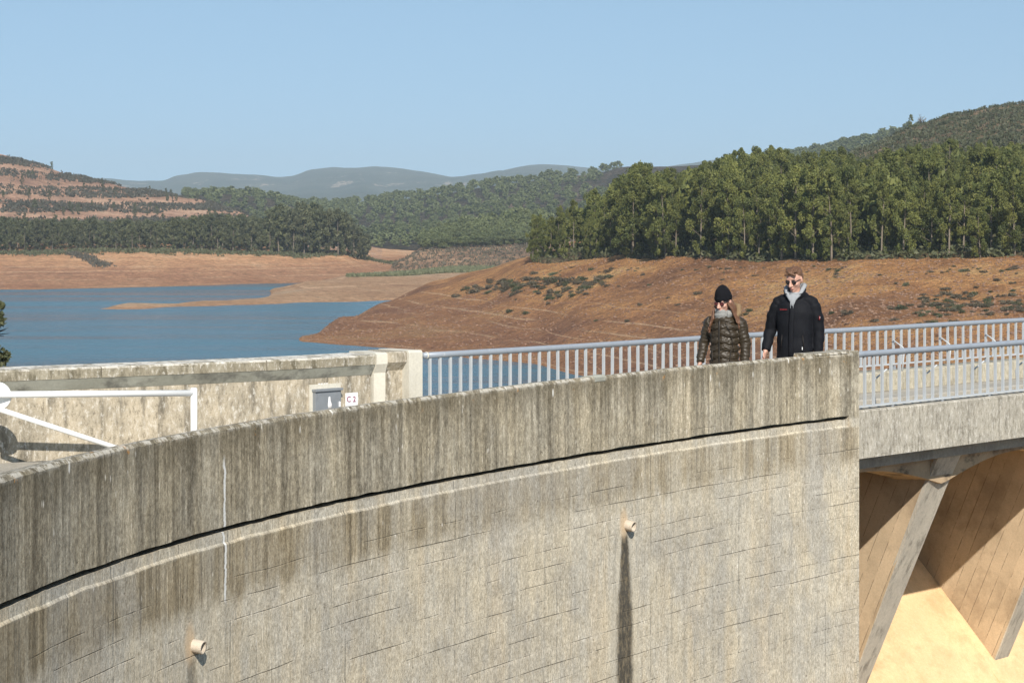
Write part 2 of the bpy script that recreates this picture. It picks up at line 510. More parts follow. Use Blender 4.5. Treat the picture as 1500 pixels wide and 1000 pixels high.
    ck = t.mul(t.sstep(t.math('DIVIDE', cd, cw), 1.0, 0.45), t.mul(t.sstep(v, -0.03, 0.05), t.sub(1.0, t.sstep(v, 0.80, 0.90))))
    col = t.mix(ck, col, (0.70, 0.69, 0.65))
    # leak plumes below the two drain pipes
    for up, zt, k, strong in ((U_PIPE1, -0.24, 0.085, 1.0), (U_PIPE2, -0.24, 0.09, 0.6)):
        below = t.sub(zt, v)
        wdt = t.add(0.035, t.mul(t.sstep(below, -0.3, 0.9), k * 1.25))
        du = t.math('ABSOLUTE', t.sub(t.add(u, t.mul(t.sub(t.noise(t.mapv(P, (9, 3.5, 1)), 1, 7, 0.8), 0.5), 0.13)), up - 0.03))
        r = t.math('DIVIDE', du, wdt)
        pl = t.mul(t.sstep(r, 1.15, 0.55), t.sstep(below, 0.0, 0.05))
        pc = t.mix(t.sstep(t.noise(t.mapv(P, (22, 9, 1)), 1, 6, 0.8), 0.45, 0.62), (0.045, 0.040, 0.032), (0.17, 0.135, 0.085))
        col = t.mix(t.mul(t.mul(pl, 0.95 * strong), t.add(0.72, t.mul(mot, 0.5))), col, pc)
        halo = t.mul(t.mul(t.sstep(r, 1.9, 1.2), t.sstep(r, 0.9, 1.2)), t.sstep(below, 0.0, 0.2))
        col = t.mix(t.mul(halo, 0.35), col, (0.50, 0.45, 0.35))
        rd = t.math('POWER', t.add(t.math('POWER', t.sub(u, up - 0.05), 2.0), t.math('POWER', t.math('DIVIDE', t.sub(v, -0.17), 2.0), 2.0)), 0.5)
        col = t.mix(t.mul(t.sstep(rd, 0.085, 0.03), 0.8), col, (0.56, 0.42, 0.27))
    col = t.mix(1.0, col, t.mix(grain, (0.70, 0.70, 0.70), (1.28, 1.28, 1.28)), 'MULTIPLY')
    h = t.add(t.mul(grain2, 0.5), t.add(t.mul(grain, 0.35), t.mul(st1, 0.8)))
    h = t.sub(h, t.add(t.mul(jl, 1.6), t.add(t.mul(vj, 0.8), t.mul(pkm, 1.2))))
    h = t.add(h, t.mul(cr, 0.5))
    return t.done(t.principled(col, 0.93, 0, t.bump(h, 0.7, 0.008), 0.2))
M_WALL = concrete_wall()

def concrete(name, c1, c2, dark, sc=1.0, streak=(12, 12, 0.7), dk=0.5, bump=0.8, boards=None, speck=0.0, top=None, mapping='Object', moss=None):
    t = NT(name)
    P = t.coord(mapping)
    b = t.noise(P, 1.6 * sc, 6, 0.65)
    g = t.noise(P, 45 * sc, 5, 0.75)
    s1 = t.noise(t.mapv(P, streak), 1.0, 6, 0.65)
    col = t.mix(t.sstep(b, 0.35, 0.65), c1, c2)
    col = t.mix(t.mul(t.sstep(s1, 0.47, 0.68), dk), col, dark)
    h = t.add(t.mul(g, 0.6), t.mul(s1, 0.6))
    if speck:
        sp = t.noise(t.mapv(P, (26, 26, 13)), 1.0, 6, 0.85)
        col = t.mix(t.mul(t.sstep(sp, 0.53, 0.60), speck), col, (0.74, 0.70, 0.62))
        col = t.mix(t.mul(t.sstep(sp, 0.46, 0.39), speck), col, (0.12, 0.105, 0.075))
        h = t.add(h, t.mul(sp, 0.9))
    if moss:
        ms = t.noise(P, 5.0, 6, 0.7)
        col = t.mix(t.sstep(ms, 0.60, 0.66), col, moss)
    if top:
        nz = t.sep(t.n('ShaderNodeNewGeometry').outputs['Normal'])[2]
        m = t.mul(t.sstep(nz, 0.5, 0.9), t.sstep(t.noise(P, 9, 6, 0.8), 0.42, 0.56))
        col = t.mix(m, col, top)
    if boards:
        A, per, wdt = boards            # a direction whose dot product counts the boards
        ax = t.n('ShaderNodeVectorMath', operation='DOT_PRODUCT'); t.put(ax.inputs[0], P); ax.inputs[1].default_value = A
        q = t.math('DIVIDE', t.add(ax.outputs['Value'], 50.0), per)
        dd = t.math('ABSOLUTE', t.sub(t.math('FRACT', q), 0.5))
        br = t.noise(t.mapv(P, (2.6, 2.6, 2.6)), 1.0, 5, 0.75)
        ln = t.mul(t.sstep(dd, wdt, wdt * 0.3), t.sstep(br, 0.42, 0.56))
        cell = t.math('FLOOR', t.add(q, 0.5))
        wn_ = t.n('ShaderNodeTexWhiteNoise', noise_dimensions='1D'); t.put(wn_.inputs['W'], cell)
        col = t.mix(1.0, col, t.mix(wn_.outputs['Value'], (0.92, 0.92, 0.92), (1.06, 1.06, 1.06)), 'MULTIPLY')
        col = t.mix(t.mul(ln, 0.8), col, dark)
        h = t.sub(h, t.mul(ln, 1.5))
    col = t.mix(1.0, col, t.mix(g, (0.75, 0.75, 0.75), (1.22, 1.22, 1.22)), 'MULTIPLY')
    return t.done(t.principled(col, 0.93, 0, t.bump(h, bump, 0.01), 0.2))

M_UPWALL = concrete('upstream_wall_concrete', (0.52, 0.445, 0.33), (0.36, 0.315, 0.24), (0.17, 0.15, 0.115), sc=1.6, streak=(9, 9, 1.6), dk=0.9, speck=0.6)
M_COPING = concrete('coping_concrete', (0.36, 0.32, 0.24), (0.26, 0.225, 0.16), (0.11, 0.095, 0.06), sc=2.0, streak=(14, 14, 5), dk=0.8, speck=0.55, top=(0.78, 0.74, 0.66))
M_CHAMFER = concrete('chamfer_concrete', (0.44, 0.435, 0.37), (0.32, 0.315, 0.26), (0.13, 0.125, 0.11), streak=(4, 4, 6), dk=0.8, bump=0.4)
M_RENDER = concrete('fresh_render', (0.66, 0.62, 0.52), (0.56, 0.53, 0.45), (0.38, 0.34, 0.27), streak=(5, 5, 2), dk=0.4, bump=0.5)
M_BEAM = concrete('rough_beam_concrete', (0.50, 0.455, 0.37), (0.40, 0.365, 0.30), (0.19, 0.17, 0.135), sc=1.5, streak=(14, 14, 3), dk=0.55, speck=0.62, bump=1.0)
M_DECK = concrete('road_concrete', (0.42, 0.39, 0.33), (0.36, 0.33, 0.28), (0.24, 0.22, 0.19), streak=(2, 2, 2), dk=0.5, speck=0.2)
M_KERB = concrete('kerb_concrete', (0.50, 0.45, 0.34), (0.42, 0.38, 0.29), (0.20, 0.18, 0.14), streak=(10, 10, 2), dk=0.7, speck=0.4)
_sl = (N * 0.9 + Vector((0, 0, -0.42))).normalized()    # perpendicular to the raked front edge of the piers
M_PIER = concrete('pier_board_concrete', (0.60, 0.46, 0.305), (0.50, 0.385, 0.255), (0.24, 0.17, 0.11), streak=(1.5, 1.5, 1.5), dk=0.5, boards=(tuple(_sl), 0.15, 0.022))
M_PIERF = concrete('pier_front_concrete', (0.58, 0.53, 0.44), (0.48, 0.44, 0.37), (0.17, 0.155, 0.13), streak=(9, 9, 1.2), dk=0.7, speck=0.15)
M_SPILL = concrete('spillway_concrete', (0.80, 0.565, 0.31), (0.70, 0.49, 0.27), (0.52, 0.335, 0.17), sc=1.1, streak=(1.6, 1.6, 3), dk=0.6, bump=0.5, speck=0.10)
M_SOFFIT = concrete('soffit_concrete', (0.58, 0.43, 0.27), (0.42, 0.31, 0.20), (0.08, 0.065, 0.05), streak=(4, 4, 6), dk=0.85)  # warm brown paints in the light bounced up from the spillway floor

# --- downstream dam wall with parapet -------------------------------------
wall = empty('dam_wall', (0, 0, 0))
tag(wall, 'long curved weathered concrete dam wall with streaked parapet and two drain pipes', 'dam wall')
BOT = -16.0
END = U_END - 0.16
# wobbling lower edge of the parapet so that the slot is not a ruled line
def rough_profile_sweep(prof_fn, name, mat, parent, s0, s1, step=0.045):
    us = np.arange(s0, s1, step).tolist() + [s1]
    verts = []; uvs = []; faces = []
    n = None
    fr = [frame_at(NEAR, u) for u in us]
    profs = [prof_fn(u) for u in us]
    n = len(profs[0])
    for j in range(n):
        base = len(verts)
        for i, (p, d, nn) in enumerate(fr):
            for (o, z) in (profs[i][j], profs[i][(j + 1) % n]):
                verts.append(p + nn * o + Vector((0, 0, z))); uvs.append((us[i], z - o if abs(o) > 0.05 else z))
        for i in range(len(fr) - 1):
            a = base + 2 * i
            faces.append((a, a + 2, a + 3, a + 1))
    for i in (0, len(fr) - 1):
        p, d, nn = fr[i]; base = len(verts)
        for (o, z) in profs[i]:
            verts.append(p + nn * o + Vector((0, 0, z))); uvs.append((us[i] + o, z))
        faces.append(tuple(range(base, base + n)))
    me = mesh_np(name, verts, faces, uvs)
    bm = bmesh.new(); bm.from_mesh(me)
    bmesh.ops.remove_doubles(bm, verts=bm.verts, dist=1e-5)
    bmesh.ops.recalc_face_normals(bm, faces=bm.faces)
    bm.to_mesh(me); bm.free()
    return link_mesh(name, me, mat, parent)
def nz1(u, s, k=0.0): return float(fbm(np.array([u * s + 31 + k]), np.array([k * 3.7 + 2.0]), 4)[0])
def parapet_prof(u):
    r = nz1(u, 5) * 0.008; q = nz1(u, 0.8, 5) * 0.006 + nz1(u, 9, 5) * 0.003; c = abs(nz1(u, 12, 2)) * 0.010
    return [(0, 0.452 + r), (0, WALL_H - 0.018 - c + q), (-0.018 - c, WALL_H + q), (-0.06, WALL_H + q), (-0.262, WALL_H - 0.045), (-0.27, WALL_H - 0.06), (-0.27, 0.03), (-0.14, 0.03), (-0.14, 0.452 + r)]
rough_profile_sweep(parapet_prof, 'parapet', M_WALL, wall, 0, END)
def body_prof(u):
    r = nz1(u, 4, 3) * 0.010; q = abs(nz1(u, 7, 8)) * 0.014
    return [(0.006, BOT), (0.006, 0.345 + r), (-0.006 - q * 0.6, 0.360 + r), (-0.008, 0.418 + q), (-0.138, 0.418 + q), (-0.138, -0.02), (-0.9, -0.02), (-0.9, BOT)]
rough_profile_sweep(body_prof, 'wall_face', M_WALL, wall, 0, END)
# end block, flush with the wall but for its rough face, a little higher than the parapet
eb = [(0.004, BOT), (0.004, WALL_H + 0.005), (-0.01, WALL_H + 0.018), (-0.27, WALL_H + 0.018), (-0.27, 0.001), (-0.9, 0.001), (-0.9, BOT)]
sweep(NEAR, eb, 'end_pillar', M_WALL, wall, s0=END + 0.002, s1=U_END)
# repair mortar cap on the last stretch
sweep(NEAR, [(-0.004, WALL_H - 0.004), (-0.02, WALL_H + 0.014), (-0.25, WALL_H + 0.010), (-0.266, WALL_H - 0.05)], 'mortar_cap', M_WALL, wall, s0=u_at(1198), s1=END)
sweep(NEAR, [(0.004, WALL_H - 0.04), (0.004, WALL_H - 0.008), (-0.016, WALL_H + 0.008), (-0.065, WALL_H + 0.008), (-0.274, WALL_H - 0.038), (-0.274, WALL_H - 0.07)], 'repair_patch', M_CHAMFER, wall, s0=u_at(868), s1=u_at(892))

# drain pipes: sleeve with a chipped collar
M_PIPE = concrete('clay_pipe', (0.60, 0.52, 0.42), (0.52, 0.44, 0.34), (0.32, 0.25, 0.18), sc=4, dk=0.5)
M_DARK = plain('bore_shade', (0.02, 0.018, 0.015), 0.9)  # near-black colour painting the shade inside the pipe mouths
for up, rr, ln in ((U_PIPE1, 0.044, 0.070), (U_PIPE2, 0.040, 0.065)):
    p, d, n = frame_at(NEAR, up)
    c = p + Vector((0, 0, -0.19))
    ax = (n + Vector((0, 0, -0.12))).normalized()
    mb = MB()
    k = 20
    u1 = d; w1 = ax.cross(u1).normalized()
    rings = [(-0.03, rr), (ln, rr), (ln + 0.006, rr * 0.96), (ln + 0.004, rr * 0.74), (0.0, rr * 0.70)]
    vs = []
    for (q, r) in rings:
        for i in range(k):
            a = 2 * math.pi * i / k
            vs.append(c + ax * q + (u1 * math.cos(a) + w1 * math.sin(a)) * r * (1 + 0.03 * math.sin(3 * a + up)))
    fs = []
    for j in range(len(rings) - 1):
        for i in range(k):
            fs.append((j * k + i, j * k + (i + 1) % k, (j + 1) * k + (i + 1) % k, (j + 1) * k + i))
    mb.add(vs, fs, True)
    pp = mb.build('drain_pipe', M_PIPE, wall)
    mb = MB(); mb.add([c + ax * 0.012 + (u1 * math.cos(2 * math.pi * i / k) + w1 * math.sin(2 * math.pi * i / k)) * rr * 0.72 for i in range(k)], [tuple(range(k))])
    mb.build('bore_shade_disc', M_DARK, pp)  # flat dark disc closing the pipe, its shade put into the colour

# --- crest road, pavement, upstream parapet --------------------------------
def strip(pa, pb, z, name, mat, parent=None, thick=0.3, n=70):
    sa, sb = arclen(pa)[-1], arclen(pb)[-1]
    A = [frame_at(pa, sa * i / n)[0] for i in range(n + 1)]
    B = [frame_at(pb, sb * i / n)[0] for i in range(n + 1)]
    vs = []; fs = []
    for a, b in zip(A, B):
        vs += [a + Vector((0, 0, z)), b + Vector((0, 0, z)), a + Vector((0, 0, z - thick)), b + Vector((0, 0, z - thick))]
    for i in range(n):
        q = 4 * i
        fs += [(q, q + 4, q + 5, q + 1), (q + 2, q + 3, q + 7, q + 6), (q, q + 2, q + 6, q + 4), (q + 1, q + 5, q + 7, q + 3)]
    fs += [(0, 1, 3, 2), (4 * n, 4 * n + 2, 4 * n + 3, 4 * n + 1)]
    return link_mesh(name, mesh_np(name, vs, fs), mat, parent)
def offset_path(path, o): 
    out = []
    for i, p in enumerate(path):
        a = path[max(0, i - 1)]; b = path[min(len(path) - 1, i + 1)]
        d = (b - a).normalized(); out.append(p + Vector((d.y, -d.x, 0)) * o)
    return out
NEAR_FULL = NEAR + [P0 + T * q for q in (0.5, 2, 4, 6, 9, 13)]
FAR_FULL = FAR_WALL + FAR_RAIL[1:]
road = strip(offset_path(NEAR_FULL, -0.272), offset_path(FAR_FULL, 0.0), 0.0, 'crest_road', M_DECK, thick=0.12)
tag(road, kind='structure')
walk = sweep(FAR_FULL, [(0.72, 0.004), (0.72, 0.25), (0.70, 0.265), (0.0, 0.275), (0.0, 0.004)], 'pavement', M_DECK)
tag(walk, kind='structure')

SFW = arclen(FAR_WALL)[-1]
up = empty('upstream_parapet', (0, 0, 0))
tag(up, 'pale upstream parapet wall with overhanging coping behind the white barrier', 'parapet wall')
def s_at(path, px):
    s = arclen(path)
    i = min(range(len(path)), key=lambda i: abs(750 + FPX * path[i].x / path[i].y - px) if path[i].y > 3 else 9e9)
    a = i
    for j in (i - 1, i + 1):
        if 0 <= j < len(path):
            x1 = 750 + FPX * path[i].x / path[i].y; x2 = 750 + FPX * path[j].x / path[j].y
            if (x1 - px) * (x2 - px) <= 0 and abs(x1 - x2) > 1e-6:
                f = (px - x1) / (x2 - x1); return s[i] + (s[j] - s[i]) * f
    return s[i]
S548, S600 = s_at(FAR_WALL, 548), s_at(FAR_WALL, 596)
sweep(FAR_WALL, [(-0.06, 0.276), (-0.06, 0.858), (-0.33, 0.858), (-0.33, -20.0), (-0.12, -20.0)], 'wall', M_UPWALL, up, s1=S548)
sweep(FAR_WALL, [(-0.06, 0.860), (0.0, 0.955), (-0.40, 0.955), (-0.33, 0.860)], 'coping_chamfer', M_CHAMFER, up, s1=S548 + 0.01)
# coping as cast lengths with open joints
s = 0.0
while s < S548 + 0.01:
    e = min(s + 1.6, S548 + 0.02)
    sweep(FAR_WALL, [(0.004, 0.957), (0.004, 1.035), (-0.012, 1.05), (-0.40, 1.052), (-0.41, 1.035), (-0.41, 0.957)], 'coping', M_COPING, up, s0=s, s1=e - 0.010)
    s = e
# end block in fresh render with a raised nib
sweep(FAR_WALL, [(-0.035, 0.276), (-0.035, 0.875), (0.012, 0.96), (0.012, 1.05), (-0.02, 1.065), (-0.42, 1.065), (-0.42, -20), (-0.12, -20)], 'rendered_patch', M_RENDER, up, s0=S548 + 0.022, s1=s_at(FAR_WALL, 567))
sweep(FAR_WALL, [(-0.07, 0.276), (-0.07, 0.89), (0.0, 0.97), (0.0, 1.055), (-0.02, 1.07), (-0.42, 1.07), (-0.42, -20), (-0.12, -20)], 'weathered_block', M_UPWALL, up, s0=s_at(FAR_WALL, 567) + 0.002, s1=S600)
sweep(FAR_WALL, [(0.03, 0.276), (0.03, 1.055), (0.012, 1.075), (-0.42, 1.075), (-0.42, -20), (0.0, -20), (0.0, 0.276)], 'end_block', M_RENDER, up, s0=S600 + 0.002, s1=SFW - 0.01)

# cabinet, plates on the upstream parapet
M_CAB = plain('cabinet_steel', (0.27, 0.29, 0.31), 0.45, 0.3, var=0.15, scale=12)
M_WHITE = plain('white_paint', (0.80, 0.80, 0.78), 0.45, 0, var=0.03)
M_PLATE = plain('white_plate', (0.78, 0.77, 0.77), 0.5, 0, var=0.03)
M_RUST = plain('faded_red_print', (0.25, 0.05, 0.12), 0.7)
def on_far(px, z, out=0.0):
    p, d, n = frame_at(FAR_WALL, s_at(FAR_WALL, px)); q = p + n * (-0.06 + out)
    # correct so the recessed face still lies on the wanted pixel column
    for _ in range(6):
        x = 750 + FPX * q.x / q.y
        s2 = s_at(FAR_WALL, px + (px - x)); p, d, n = frame_at(FAR_WALL, s2); q = p + n * (-0.06 + out); px2 = px
        break
    return Vector((q.x, q.y, z)), d, n
def plate(mb, c, d, n, w, h, t, off=0.0, bev=0.0):
    M = Matrix((( d.x, n.x, 0, c.x + n.x * off), (d.y, n.y, 0, c.y + n.y * off), (0, 0, 1, c.z), (0, 0, 0, 1)))
    mb.box(None, (w, t, h), M=M, bev=bev)
c, d, n = on_far(475, 0.60)
Zc = c.y
zc = CAMZ - (589 - HY) / FPX * Zc
cab = empty('electric_cabinet', (c.x, c.y, zc - 0.13)); tag(cab, 'grey metal wall cabinet set in the upstream parapet beside the white plate', 'cabinet')
def loc_build(mb, name, mat, root):
    off = root.location
    mb.v = [(v[0] - off.x, v[1] - off.y, v[2] - off.z) for v in mb.v]
    return mb.build(name, mat, root)
cc = Vector((c.x, c.y, zc))
mb = MB(); plate(mb, cc, d, n, 0.37, 0.34, 0.02, 0.010); loc_build(mb, 'mortar_surround', M_RENDER, cab)
mb = MB(); plate(mb, cc, d, n, 0.31, 0.26, 0.05, 0.035, 0.004); loc_build(mb, 'body', M_CAB, cab)
mb = MB(); plate(mb, cc + Vector((0, 0, -0.012)), d, n, 0.27, 0.21, 0.008, 0.064, 0.002); dr = loc_build(mb, 'door', M_CAB, cab)
mb = MB(); plate(mb, cc + Vector((0, 0, 0.118)), d, n, 0.33, 0.022, 0.07, 0.045, 0.003); loc_build(mb, 'lid', M_CAB, cab)
mb = MB(); q = cc + n * 0.070 + d * 0.005
mb.tube([q + Vector((0, 0, 0.055)), q + Vector((0, 0, 0.02)), q + d * 0.006 + Vector((0, 0, -0.02)), q + d * 0.004 + Vector((0, 0, -0.055))], [(0.009, 0.002), (0.014, 0.002), (0.026, 0.002), (0.018, 0.002)], 10, up=d)
loc_build(mb, 'white_sticker', M_PLATE, cab)
mb = MB(); plate(mb, cc + d * 0.125 + Vector((0, 0, -0.02)), d, n, 0.012, 0.05, 0.02, 0.072, 0.002); loc_build(mb, 'handle', M_PLATE, cab)

c, d, n = on_far(514, 0.6)
zs = CAMZ - (584.5 - HY) / FPX * c.y
sg = empty('number_plate', (c.x, c.y, zs)); tag(sg, 'small square white plate reading C2 on the upstream parapet', 'sign')
mb = MB(); plate(mb, Vector((c.x, c.y, zs)), d, n, 0.155, 0.122, 0.006, 0.008, 0.001); loc_build(mb, 'plate', M_PLATE, sg)
def text_mesh(txt, size, name, mat, parent, pos, d, n, ext=0.002):
    cu = D.curves.new(name, 'FONT'); cu.body = txt; cu.size = size; cu.extrude = ext; cu.align_x = 'CENTER'; cu.align_y = 'CENTER'
    tmp = D.objects.new('tmp', cu); COL.objects.link(tmp)
    dg = bpy.context.evaluated_depsgraph_get(); dg.update()
    me = D.meshes.new_from_object(tmp.evaluated_get(dg)); D.objects.remove(tmp)
    M = Matrix(((d.x, 0, n.x, pos.x), (d.y, 0, n.y, pos.y), (d.z, 1, n.z, pos.z), (0, 0, 0, 1)))
    me.transform(M)
    me.materials.clear()
    return link_mesh(name, me, mat, parent)
text_mesh('C', 0.074, 'letter', M_RUST, sg, Vector((-0.038 * d.x, -0.038 * d.y, 0)) + n * 0.0125, d, n)
text_mesh('2', 0.074, 'digit', M_RUST, sg, Vector((0.032 * d.x, 0.032 * d.y, -0.003)) + n * 0.0125, d, n)
c, d, n = on_far(472.5, 0.6)
zs = CAMZ - (565 - HY) / FPX * c.y
st = empty('paper_label', (c.x, c.y, zs)); tag(st, 'torn white label strip on the parapet just above the grey cabinet', 'label')
mb = MB(); plate(mb, Vector((c.x, c.y, zs)), d, n, 0.13, 0.032, 0.004, 0.006); loc_build(mb, 'strip', M_PLATE, st)
for q in (-0.045, -0.015, 0.018, 0.046):
    mb = MB(); plate(mb, Vector((c.x, c.y, zs + 0.018)) + d * q, d, n, 0.02, 0.014, 0.003, 0.006); loc_build(mb, 'torn_edge', M_PLATE, st)

# --- white swing barrier -----------------------------------------------------
gate = empty('swing_barrier', W(0, 580, 17.70))
tag(gate, 'white tubular swing barrier with round disc standing open in front of upstream parapet', 'barrier')
def gp(x, y, Z): return W(x, y, Z) - gate.location
gA, gB = (-150, 579, 17.27), (284, 575.5, 18.50)
mb = MB(); mb.tube([gp(*gA), gp(*gB)], 0.027, 14); mb.build('top_bar', M_WHITE, gate)
pe = gp(*gB)
mb = MB(); mb.tube([pe + Vector((0, 0, 0.035)), Vector((pe.x, pe.y, -gate.location.z + 0.12))], 0.029, 14); mb.ball(pe + Vector((0, 0, 0.035)), (0.031, 0.031, 0.012), seg=12, rings=6)
mb.build('end_post', M_WHITE, gate)
b0 = gp(-8, 597, 17.68)
sl = gp(170, 655.5, 18.22) - b0
mb = MB(); mb.tube([b0, b0 + sl * 1.55], 0.021, 12); mb.build('brace', M_WHITE, gate)
hp = gp(*gA)
mb = MB(); mb.tube([Vector((hp.x, hp.y, hp.z + 0.15)), Vector((hp.x, hp.y, -gate.location.z + 0.0))], 0.05, 14); mb.build('hinge_post', M_WHITE, gate)
dc = gp(-4, 580, 17.75)
mb = MB(); mb.tube([dc + Vector((0, -0.010, 0)), dc + Vector((0, -0.003, 0)), dc + Vector((0, 0.004, 0))], [0.110, 0.116, 0.114], 40); mb.build('disc', M_WHITE, gate)
mb = MB(); mb.box(dc + Vector((0, 0.016, 0)), (0.03, 0.02, 0.18)); mb.build('disc_bracket', M_CAB, gate)

# --- bridge over the spillway --------------------------------------------------
bridge = empty('spillway_bridge', tuple(P0))
tag(bridge, 'flat concrete footbridge with rough edge beam over the spillway bays', 'bridge')
def prism(mb, poly, a0, a1, base=None):
    """polygon in (o,z) extruded along the bridge"""
    n = len(poly)
    vs = [L(a0, o, z) - P0 for o, z in poly] + [L(a1, o, z) - P0 for o, z in poly]
    fs = [tuple(range(n)), tuple(range(2 * n - 1, n - 1, -1))] + [(i, (i + 1) % n + 0, (i + 1) % n + n, i + n) for i in range(n)]
    mb.add(vs, fs)
BL = 13.0
mb = MB()
nseg = 160
pr = lambda a: [(0.0 + 0.004 * nz1(a, 5, 20), 0.03), (0.002 + 0.004 * nz1(a, 6, 21), 0.475), (-0.012, 0.487), (-0.24, 0.487), (-0.24, 0.005), (-0.32, 0.03)]
vs = []; fs = []
for i in range(nseg + 1):
    a = 0.003 + (BL - 0.003) * i / nseg
    vs += [L(a, o, z) - P0 for o, z in pr(a)]
m_ = 6
for i in range(nseg):
    for j in range(m_):
        fs.append((i * m_ + j, (i + 1) * m_ + j, (i + 1) * m_ + (j + 1) % m_, i * m_ + (j + 1) % m_))
fs += [tuple(range(m_)), tuple(range(nseg * m_, nseg * m_ + m_))]
mb.add(vs, fs); mb.build('edge_beam', M_BEAM, bridge)
mb = MB(); prism(mb, [(-0.33, 0.028), (-0.33, -0.12), (-3.6, -0.12), (-3.6, -0.13 + 0.004)], 0.003, BL)
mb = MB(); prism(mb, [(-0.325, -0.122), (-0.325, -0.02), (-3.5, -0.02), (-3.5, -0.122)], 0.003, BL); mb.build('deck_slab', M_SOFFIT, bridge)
# arched inner girder and piers
PIERS = [(1.93, 2.31), (4.95, 5.33), (7.97, 8.35), (10.99, 11.37)]
def depth_at(a):
    c = [(p[0] + p[1]) / 2 for p in PIERS]
    dmin = min(abs(a - q) for q in [-1.1] + c + [14.0])
    f = min(dmin / 1.5, 1.0)
    return -0.42 + 0.24 * math.sin(f * math.pi / 2)
mb = MB(); vs = []; fs = []; n_ = 130
for i in range(n_ + 1):
    a = 0.003 + (BL - 0.003) * i / n_; zb = depth_at(a)
    vs += [L(a, -0.42, -0.123) - P0, L(a, -0.42, zb) - P0, L(a, -0.86, zb - 0.02) - P0, L(a, -0.86, -0.123) - P0]
for i in range(n_):
    for j in range(4): fs.append((4 * i + j, 4 * i + 4 + j, 4 * i + 4 + (j + 1) % 4, 4 * i + (j + 1) % 4))
fs += [(0, 1, 2, 3), (4 * n_, 4 * n_ + 3, 4 * n_ + 2, 4 * n_ + 1)]
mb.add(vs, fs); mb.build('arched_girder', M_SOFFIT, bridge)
for (a0, a1) in PIERS:
    # body: board-marked flanks; front: grey end face, 4 mm proud
    front = [(-0.30, -0.02), (-0.50, -0.46), (-1.56, -2.80), (-1.66, -3.0)]
    back = [(-1.54, -3.0), (-1.44, -2.95), (-2.58, -1.80), (-3.0, -1.5), (-3.4, -1.5), (-3.4, -0.13)]
    mb = MB(); vs = []
    poly = [(-0.33, -0.13)] + [(-0.50, -0.46), (-1.56, -2.80), (-1.75, -3.2), (-2.1, -3.2), (-2.1, -2.55), (-2.72, -1.95), (-3.1, -1.7), (-3.45, -1.7), (-3.45, -0.13)]
    n = len(poly)
    mids = [L((a0 + a1) / 2, o, z) - P0 for o, z in poly]
    def th(z): return 0.5 * (0.43 - 0.15 * min(1, max(0, -z / 2.8)))
    A = [L(a1 - 2 * th(z), o, z) - P0 for o, z in poly]; B = [L(a1, o, z) - P0 for o, z in poly]
    fs = [tuple(range(n)), tuple(range(2 * n - 1, n - 1, -1))] + [(i, (i + 1) % n, (i + 1) % n + n, i + n) for i in range(n)]
    mb.add(A + B, fs); pr_ = mb.build('pier', M_PIER, bridge)
    mb = MB()
    fr_ = [(-0.33, -0.125), (-0.50, -0.46), (-1.56, -2.80), (-1.75, -3.2)]
    vs = []
    for (o, z) in fr_:
        for (da, do) in ((-0.006, -0.03), (-0.006, 0.012), (0.006, 0.012), (0.006, -0.03)):
            aa = (a1 - 2 * th(z) + da) if da < 0 else a1 + da
            vs.append(L(aa, o + do, z) - P0)
    fs = [(0, 1, 2, 3), (12, 15, 14, 13)]
    for i in range(3):
        for j in range(4): fs.append((4 * i + j, 4 * i + 4 + j, 4 * i + 4 + (j + 1) % 4, 4 * i + (j + 1) % 4))
    mb.add(vs, fs); mb.build('pier_front', M_PIERF, pr_)

spill = empty('spillway', tuple(P0)); tag(spill, 'smooth yellowish concrete spillway slope between the raked piers under the bridge', 'spillway')
mb = MB(); prof = [(-3.6, -20), (-3.6, -1.7), (-3.3, -1.47), (-3.0, -1.50), (-2.58, -1.74), (-1.54, -2.85), (-0.4, -4.25), (1.2, -6.6), (3.0, -10), (4.5, -16), (4.5, -20)]
prism(mb, prof, -0.6, BL); mb.build('slope', M_SPILL, spill)
for (a0, a1) in PIERS:      # raised joint bead on the slope along each pier foot
    mb = MB(); vs = []
    pts = [(-2.66, -1.70), (-1.60, -2.80), (-0.95, -3.55)]
    for (o, z) in pts:
        for (da, dz) in ((-0.10, -0.05), (-0.10, 0.02), (0.02, 0.04), (0.02, -0.05)): vs.append(L(a0 + da, o, z + dz) - P0)
    fs = [(0, 1, 2, 3), (8, 11, 10, 9)]
    for i in range(2):
        for j in range(4): fs.append((4 * i + j, 4 * i + 4 + j, 4 * i + 4 + (j + 1) % 4, 4 * i + (j + 1) % 4))
    mb.add(vs, fs)
    mb.build('foot_bead', M_SPILL, spill)
# return face of the wall end (closes the dam body beside the spillway)
mb = MB(); prism(mb, [(-0.9, -16), (-0.9, -0.14), (-3.5, -0.14), (-3.5, -16)], -2.0, 0.0); mb.build('side_wall', M_PIER, spill)

# far kerb of the bridge (the upstream side) runs from the parapet on
kerb = sweep(FAR_RAIL, [(0.16, 0.276), (0.16, 0.49), (0.14, 0.505), (-0.16, 0.505), (-0.16, -20), (0.0, -20), (0.0, 0.276)], 'upstream_kerb', M_KERB, s0=0.0)
tag(kerb, 'pale concrete kerb wall carrying the upstream railing along the crest', 'kerb')

# --- railings ------------------------------------------------------------------
def rail_mat():
    t = NT('galvanised_paint'); c = t.coord()
    f = t.noise(c, 6, 5, 0.6); g = t.noise(t.mapv(c, (30, 30, 4)), 1, 5, 0.7)
    col = t.mix(f, (0.25, 0.285, 0.33), (0.36, 0.385, 0.415))
    col = t.mix(t.mul(t.sstep(g, 0.60, 0.72), 0.6), col, (0.55, 0.55, 0.52))
    return t.done(t.principled(col, 0.5, 0.15, t.bump(g, 0.15, 0.003), 0.4))
M_RAIL = rail_mat()
M_RAIL2 = plain('pale_galvanised_bar', (0.50, 0.52, 0.53), 0.5, 0.1, var=0.18, scale=5)

